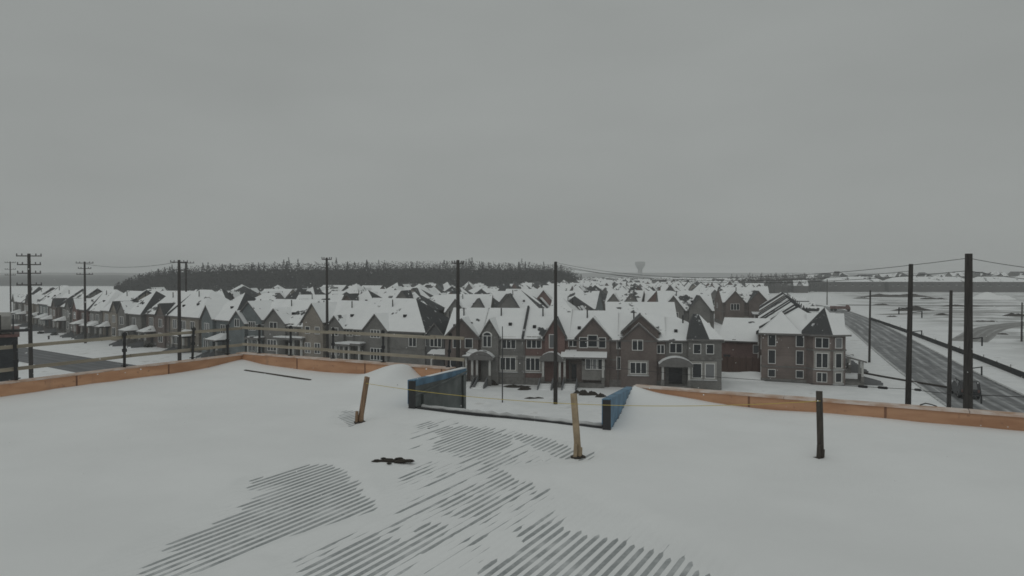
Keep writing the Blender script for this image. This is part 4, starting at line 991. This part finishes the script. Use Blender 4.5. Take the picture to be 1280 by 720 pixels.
pole(232.5, 158, 327, 'slim pole with top arm just right of the thick left pole', .22, [(.3,1.7),(2.0,1.2)], rz=.2)
P5_, _ = pole(408.5, 104, 322, 'bare slim pole behind the left terrace with pale tower bay', .2, [(.25,.7)], rz=.1, lean=-.05)
P6_, _ = pole(572.5, 90, 325, 'dark pole with short top arm between the left terrace and front terrace', .24, [(.4,.8)], rz=.3, lean=.03)
P7_, _ = pole(694.5, G(694.5,505).y, 327, 'slender bare pole standing in the yard before the front terrace', .2, (), rz=.2, lean=.0)
P8_, _ = pole(1138.5, 52, 330, 'tall bracketed pole left of the tallest right pole', .19, (), rz=.3, lean=.15, brackets=[(3.2,-1),(3.5,1),(4.9,1)])
P9_, _ = pole(1210.5, 40, 317, 'tallest and thickest dark pole at the right, cut by the parapet', .235, (), rz=.3, lean=-.1, brackets=[(4.75,1),(6.4,1),(8.0,1)])
pole(1088, G(1088,453).y, 363, 'short bare pole on the snowy verge beside the corner house', .16, (), group='verge poles', lean=.05)
pole(1189, 72, 363, 'short bare pole before the dark vehicle on the main road', .18, (), group='verge poles', lean=.1)
pole(628, G(628,503).y, 408, 'thin steel post in the yard left of the slender bare pole', .06, (), name='steel_post', mat='metal', group='yard posts')
pole(1278, 150, 378, 'small distant pole on the site at the right edge', .16, (), group='site poles')
pole(1034, 330, 349, 'small distant pole beside the far bend of the main road', .22, (), group='site poles')
def wire(a, b, sag, label, r_=.016, name='power_cable', group='overhead cables'):
    a, b = Vector(a), Vector(b); pts = [a.lerp(b, i/20) - Vector((0,0,sag*4*(i/20)*(1-i/20))) for i in range(21)]
    m = MB(); m.tube(pts, r_, 5); return tag(m.build(name, MAT['wire'], None, True), label, 'cable', group)
dz = lambda p, z, x=0: p + Vector((x,0,z))
wire(dz(P7_,-.1), dz(P9_,-.25), 1.35, 'uppermost overhead cable from the slender bare pole to the tallest right pole')
wire(dz(P7_,-.3), dz(P9_,-.95), 1.25, 'lower overhead cable from the slender bare pole to the tallest right pole')
wire(dz(P7_,-.5), dz(P8_,-.5), 1.1, 'overhead cable from the slender bare pole to the bracketed pole')
wire(dz(P9_,-.25), (30.5, 32.5, 13.95), .3, 'upper overhead cable running off the right edge from tallest pole')
wire(dz(P9_,-.95), (30.5, 32.5, 13.55), .3, 'lower overhead cable running off the right edge from tallest pole')
wire((-88, 148, 16.2), dz(P4_,-.3), .8, 'faint overhead cable between three-armed pole and thick left pole', .03)
TZ = 5.7
t7, t8, t9 = dz(Vector((P7_.x,P7_.y,0)), zat(452,P7_.y), .0), Vector((P8_.x, 51.8, zat(486,52))), Vector((P9_.x, 39.7, zat(492,40)))
wire(t7, t8, .25, 'slack telecom cable crossing the front terrace to the bracketed pole', .022, 'telecom_cable', 'telecom cables')
wire(t8, t9, .06, 'short telecom cable between the bracketed pole and tallest right pole', .022, 'telecom_cable', 'telecom cables')
wire(t9, (29.5, 34, zat(497,34)), .08, 'telecom cable running off the right edge across the road', .02, 'telecom_cable', 'telecom cables')
t6 = Vector((P6_.x, P6_.y, zat(438,90)))
wire(t6, t7, .3, 'telecom cable from the dark short-armed pole to the slender pole', .022, 'telecom_cable', 'telecom cables')
for f_, lab in ((.905, 'left splice box on the slack telecom cable'), (.945, 'right splice box on the slack telecom cable, beside bracketed pole')):
    p = t7.lerp(t8, f_) - Vector((0,0,.25*4*f_*(1-f_))); d_ = (t8-t7).normalized(); m = MB(); m.tube([p-d_*.36, p-d_*.3, p+d_*.3, p+d_*.36], [.04,.1,.1,.04], 8)
    tag(m.build('splice_box', MAT['black'], None, True), lab, 'cable box', 'splice boxes')
p = t8.lerp(t9, .14); d_ = (t9-t8).normalized(); m = MB(); m.tube([p-d_*.7, p-d_*.62, p+d_*.62, p+d_*.7], [.04,.09,.09,.04], 8); tag(m.build('splice_box', MAT['black'], None, True), 'long splice box just right of the bracketed pole', 'cable box', 'splice boxes')
# silt fence along the road, on its stakes
sf = [G(1088,400), G(1130,415), G(1180,434), G(1230,453), G(1290,477), G(1380,510)]
o = tag(empty('silt_fence', sf[0]), 'long low black silt fence along the far side of the main road', 'fence'); P = curve(sf, 10); m = MB()
for i in range(len(P)-1):
    a, b = P[i]-sf[0], P[i+1]-sf[0]; m.bar(a+Vector((0,0,.42)), b+Vector((0,0,.42+.0)), .06, .86)
m.build('fabric', MAT['silt'], o)
for i in range(0, len(P), 3): a = P[i]-sf[0]; m = MB(); m.box(a.x-.03,a.x+.03,a.y+.05,a.y+.11,0,1.15+.1*math.sin(i*3)); m.build('stake', MAT['studdark'], o)
m = MB(); c_ = curve([(49,104),(51,96),(55,84.5)], 8); m.tube([p+Vector((0,0,.08)) for p in c_], .16, 6); tag(m.build('snow_covered_kerb_log', MAT['dirt']), 'dark ridge of ploughed soil beside the corner house porch', 'soil ridge').name = 'soil_ridge'
# dark building cut by the left edge
bx = col(21, 62); o = tag(empty('flat_roofed_building', (bx, 62, 0), .60), 'dark flat-roofed building with pale rooftop wall cut by the left edge', 'building')
zt = zat(421, 62)
m = MB(); m.box(-14,0,0,12,0,zt); q = m.build('wall', MAT['wall'], o); q.color = (.05,.054,.058,1)
m = MB(); m.box(-14.2,.15,-.15,12.2,zt,zt+.22,0); m.build('roof', MAT['redpaint'], o)
m = MB(); m.box(-14,-.5,1.0,9,zt+.22,zt+1.75); q = m.build('rooftop_wall', MAT['surround'], o)
for x_ in (-1.2, -.3): m = MB(); m.box(x_-.06,x_+.06,.1,.22,zt+.22,zt+1.9); m.build('post', MAT['metal'], o)
m = MB(); m.box(-2.4,.9,.3,.8,zt+.4,zt+.62); m.build('beam', MAT['metal'], o)
# vehicles
def car(name, label, loc, rz, Ln=4.9, Wd=1.95, H=1.85, paint_=None, mats=None):
    o = tag(empty(name, loc, rz), label, 'car'); paint_ = paint_ or MAT['carpaint']
    pr = [(-Ln/2,.45),(-Ln/2,.95),(-Ln/2+.12,1.08),(-Ln/2+.35,H-.12),(-Ln/2+.7,H),(Ln*.08,H),(Ln*.22,1.12),(Ln*.46,.98),(Ln/2,.85),(Ln/2,.42),(Ln*.4,.3),(-Ln*.4,.3)]
    m = MB(); k = len(pr); secs = [(-.5,.93),(-.43,1.0),(.43,1.0),(.5,.93)]
    for y, sc in secs:
        for x, z in pr: 
            ty = y*Wd*(1 if z < 1.1 else (1.12-.28*(z-1.0)/(H-1.0)*.9)); m.v.append((x*(.985 if sc<1 else 1), ty, .3+(z-.3)*(1 if sc == 1 else .985)))
    for j in range(3):
        for i in range(k): m.f.append((j*k+i, j*k+(i+1)%k, (j+1)*k+(i+1)%k, (j+1)*k+i)); m.m.append(0)
    m.f.append(tuple(range(k-1,-1,-1))); m.m.append(0); m.f.append(tuple(3*k+i for i in range(k))); m.m.append(0)
    b_ = m.build('body', paint_, o)
    for s in (-1, 1):
        for a_, b2 in ((-Ln*.36,-Ln*.12),(-Ln*.1,Ln*.1)):
            g_ = MB(); y0 = s*(Wd*.5+.004); g_.face([(a_,y0,1.12),(b2,y0,1.12),(b2-.05,s*(Wd*.47),H-.16),(a_+.1,s*(Wd*.47),H-.16)]); g_.build('window', MAT['glass'], o)
        for x in (-Ln*.31, Ln*.32):
            t_ = MB(); t_.tube([(x,s*(Wd/2-.2),.36),(x,s*(Wd/2+.015),.36)], .36, 18); wq = t_.build('wheel', MAT['tyre'], o)
            t_ = MB(); t_.tube([(x,s*(Wd/2+.0),.36),(x,s*(Wd/2+.025),.36)], .22, 14); t_.build('rim', MAT['rim'], wq)
        l_ = MB(); l_.box(Ln/2-.04,Ln/2+.01,s*.72-.2,s*.72+.2,.68,.84); l_.build('headlight', MAT['frame'], o)
        l_ = MB(); l_.box(-Ln/2-.015,-Ln/2+.03,s*.8-.1,s*.8+.1,.8,1.1); l_.build('tail_light', MAT['redpaint'], o)
    g_ = MB(); g_.face([(-Ln/2+.13,-.68,1.14),(-Ln/2+.13,.68,1.14),(-Ln/2+.33,.6,H-.15),(-Ln/2+.33,-.6,H-.15)]); q = g_.build('rear_window', MAT['glass'], o)
    for v in q.data.vertices: v.co.x -= .03
    return o
pc = G(1193, 493); pc = Vector((pc.x+.6, pc.y-1, .01)); car('parked_car', 'dark muddy sport utility car on the main road behind the short bare pole', pc, math.atan2(.93,.36), 5.4, 2.1, 2.05)
o = tag(empty('flatbed_truck', G(1050, 389), -.5), 'tiny reddish flatbed truck where the main road bends far away', 'truck')
m = MB(); m.box(-3.4,1.9,-1.15,1.15,.9,1.9); m.build('flatbed', MAT['redpaint'], o)
m = MB(); m.extr([(2.0,.6),(2.0,2.4),(2.9,2.4),(3.5,1.6),(3.6,.6)],'y',-1.05,1.05); m.build('cab', MAT['redpaint'], o)
for x in (-2.8,-1.6,3.0):
    for s in (-1,1): m = MB(); m.tube([(x,s*.8,.5),(x,s*1.22,.5)], .5, 14); m.build('wheel', MAT['tyre'], o)
# yard bits
def heap(px, py, sx, sy, h, label, seed, mat='dirt', cat='dirt heap', name='dirt_heap'):
    rnd = random.Random(seed); p = G(px, py); m = MB(); n = 12
    for q in range(3):
        cx, cy = rnd.uniform(-.5,.5)*sx, rnd.uniform(-.4,.4)*sy; b = len(m.v); hh = h*rnd.uniform(.5,1)
        for j in range(4):
            for i in range(n):
                a = 6.2832*i/n; f_ = j/3*(.7+.5*rnd.random()); m.v.append((cx+sx*.5*f_*math.cos(a), cy+sy*.5*f_*math.sin(a), hh*(1-(j/3)**1.5)*(.8+.4*rnd.random()) - .03*(j == 3)))
        for j in range(3):
            for i in range(n): m.f.append((b+j*n+i, b+(j+1)*n+i, b+(j+1)*n+(i+1)%n, b+j*n+(i+1)%n)); m.m.append(0)
    return tag(m.build(name, MAT[mat], None, False, p), label, cat, 'dark heaps in the yards')
heap(617,481,1.8,.9,.7,'dark heap at the foot of the columned porch steps',1)
heap(640,484,2.6,.7,.35,'long flat dark heap in the yard behind the steel post',2)
heap(658,487,1.4,.7,.55,'dark pointed heap midway between the two yard posts',3)
heap(667,498,1.5,.5,.25,'low dark strip of soil nearest the slender bare pole',4)
heap(727,492,1.1,.6,.45,'left dark heap just beyond the pale stake top',5)
heap(735,494,1.4,.7,.6,'middle dark heap just beyond the pale stake top',6)
heap(752,496,.9,.6,.55,'dark heap next to the blue wing wall top',7)
heap(1152,388,14,5,1.8,'wide dark soil bank on the far site above the bracketed pole',8)
heap(1120,371,26,7,2.2,'long dark soil bank before the middle long terrace block',9)
heap(1262,395,7,3,1.2,'small soil bank at the right edge of the site',10)
heap(1195,383,12,4,1.0,'low soil bank left of the tallest right pole on the site',12)
for q_, (px, py, sx, lab) in enumerate(((1100,381,6,'small dark soil heap left of the bracketed pole on the site'),(1075,373,7,'dark soil heap nearest the bend of the main road'),(1170,394,5,'small dark soil heap between bracketed pole and short bare pole'),(1232,402,4,'small dark heap by the muddy track right of the tallest pole'),(1165,374,9,'dark soil streak before the terrace blocks above short bare pole'),(1255,418,2.5,'low dark heap nearest the silt fence at the right edge'),(1112,396,3,'low dark heap beside the silt fence far end'))): heap(px,py,sx,sx*.45,sx*.13,lab,40+q_)
m = MB(); p = G(746,470); m.box(-.7,.7,-.4,.4,.1,1.0); m.box(-.75,.75,-.42,.42,1.0,1.1); m.box(-.72,.72,-.4,.4,1.101,1.25,1); tag(m.build('barbecue', [MAT['black'], SNOW], None, False, Vector((p.x,p.y-.5,0))), 'black snow-topped barbecue by the bay of the centre-gabled house', 'barbecue')
def shrub(px, py, sz, label, seed):
    r_ = random.Random(seed); p = G(px, py); m = MB()
    for i in range(260):
        u = Vector((r_.gauss(0,1), r_.gauss(0,1), abs(r_.gauss(0,1)))).normalized()*r_.random()**.5*sz; u.z *= .8
        d_ = Vector((r_.gauss(0,1), r_.gauss(0,1), r_.gauss(0,.6))).normalized()*.1; e = d_.orthogonal().normalized()*.07
        m.face([u-d_, u+e, u+d_, u-e])
    q = m.build('foliage', SH, None, fix=False); o = tag(empty('shrub', p), label, 'shrub', 'low shrubs on the left street'); q.parent = o
    m = MB()
    for i in range(5): m.tube([(0,0,-.02), (r_.uniform(-.3,.3)*sz, r_.uniform(-.3,.3)*sz, sz*.6)], [.03,.012], 5)
    q = m.build('stem', MAT['dirt'], o)
SH = plain('shrub_leaf', (.035,.04,.03), .9, .4, 3)
for k_, (px, py, sz, lab) in enumerate(((51,417,.8,'dark low shrub left of the three-armed pole by the far porches'),(68,419,.9,'rounded dark shrub, second from the left along left street'),(84,420,.8,'dark shrub right under the porches left of three-armed pole'),(124,426,1.0,'dark shrub just right of the three-armed pole'),(185,434,.9,'dark shrub before the porches left of the thick pole'),(272,447,.7,'dark shrub near the parapet corner right of thick pole'))): shrub(px, py, sz, lab, k_)
o = tag(empty('hydrant', G(61,424)), 'tiny dark hydrant alone in the snow of the left street', 'hydrant'); m = MB(); lathe(m, [(.2,0),(.2,.1),(.14,.12),(.14,.6),(.18,.62),(.16,.72),(.08,.85),(.01,.88)], 10); m.tube([(-.26,0,.5),(.26,0,.5)], .07, 8); m.build('body', MAT['black'], o, True)
# falling snow
import bmesh
bm = bmesh.new(); r_ = random.Random(77)
for i in range(300):
    Y = 3 + 28*r_.random()**1.3; p = Vector((col(r_.uniform(-20,1300), Y), Y, 0)); p.z = zat(r_.uniform(330, 640), Y)
    if p.z < RZ+.15 and True: p.z = max(p.z, RZ+.15)
    g = bmesh.ops.create_icosphere(bm, subdivisions=1, radius=.0014*Y**.75*r_.uniform(.5,1.2))
    bmesh.ops.translate(bm, verts=g['verts'], vec=p)
me = bpy.data.meshes.new('falling_snow'); bm.to_mesh(me); bm.free(); me.materials.append(SNOW)
tag(link('falling_snow', me), 'sparse white snowflakes drifting in the air', 'snowflakes', kind='stuff')
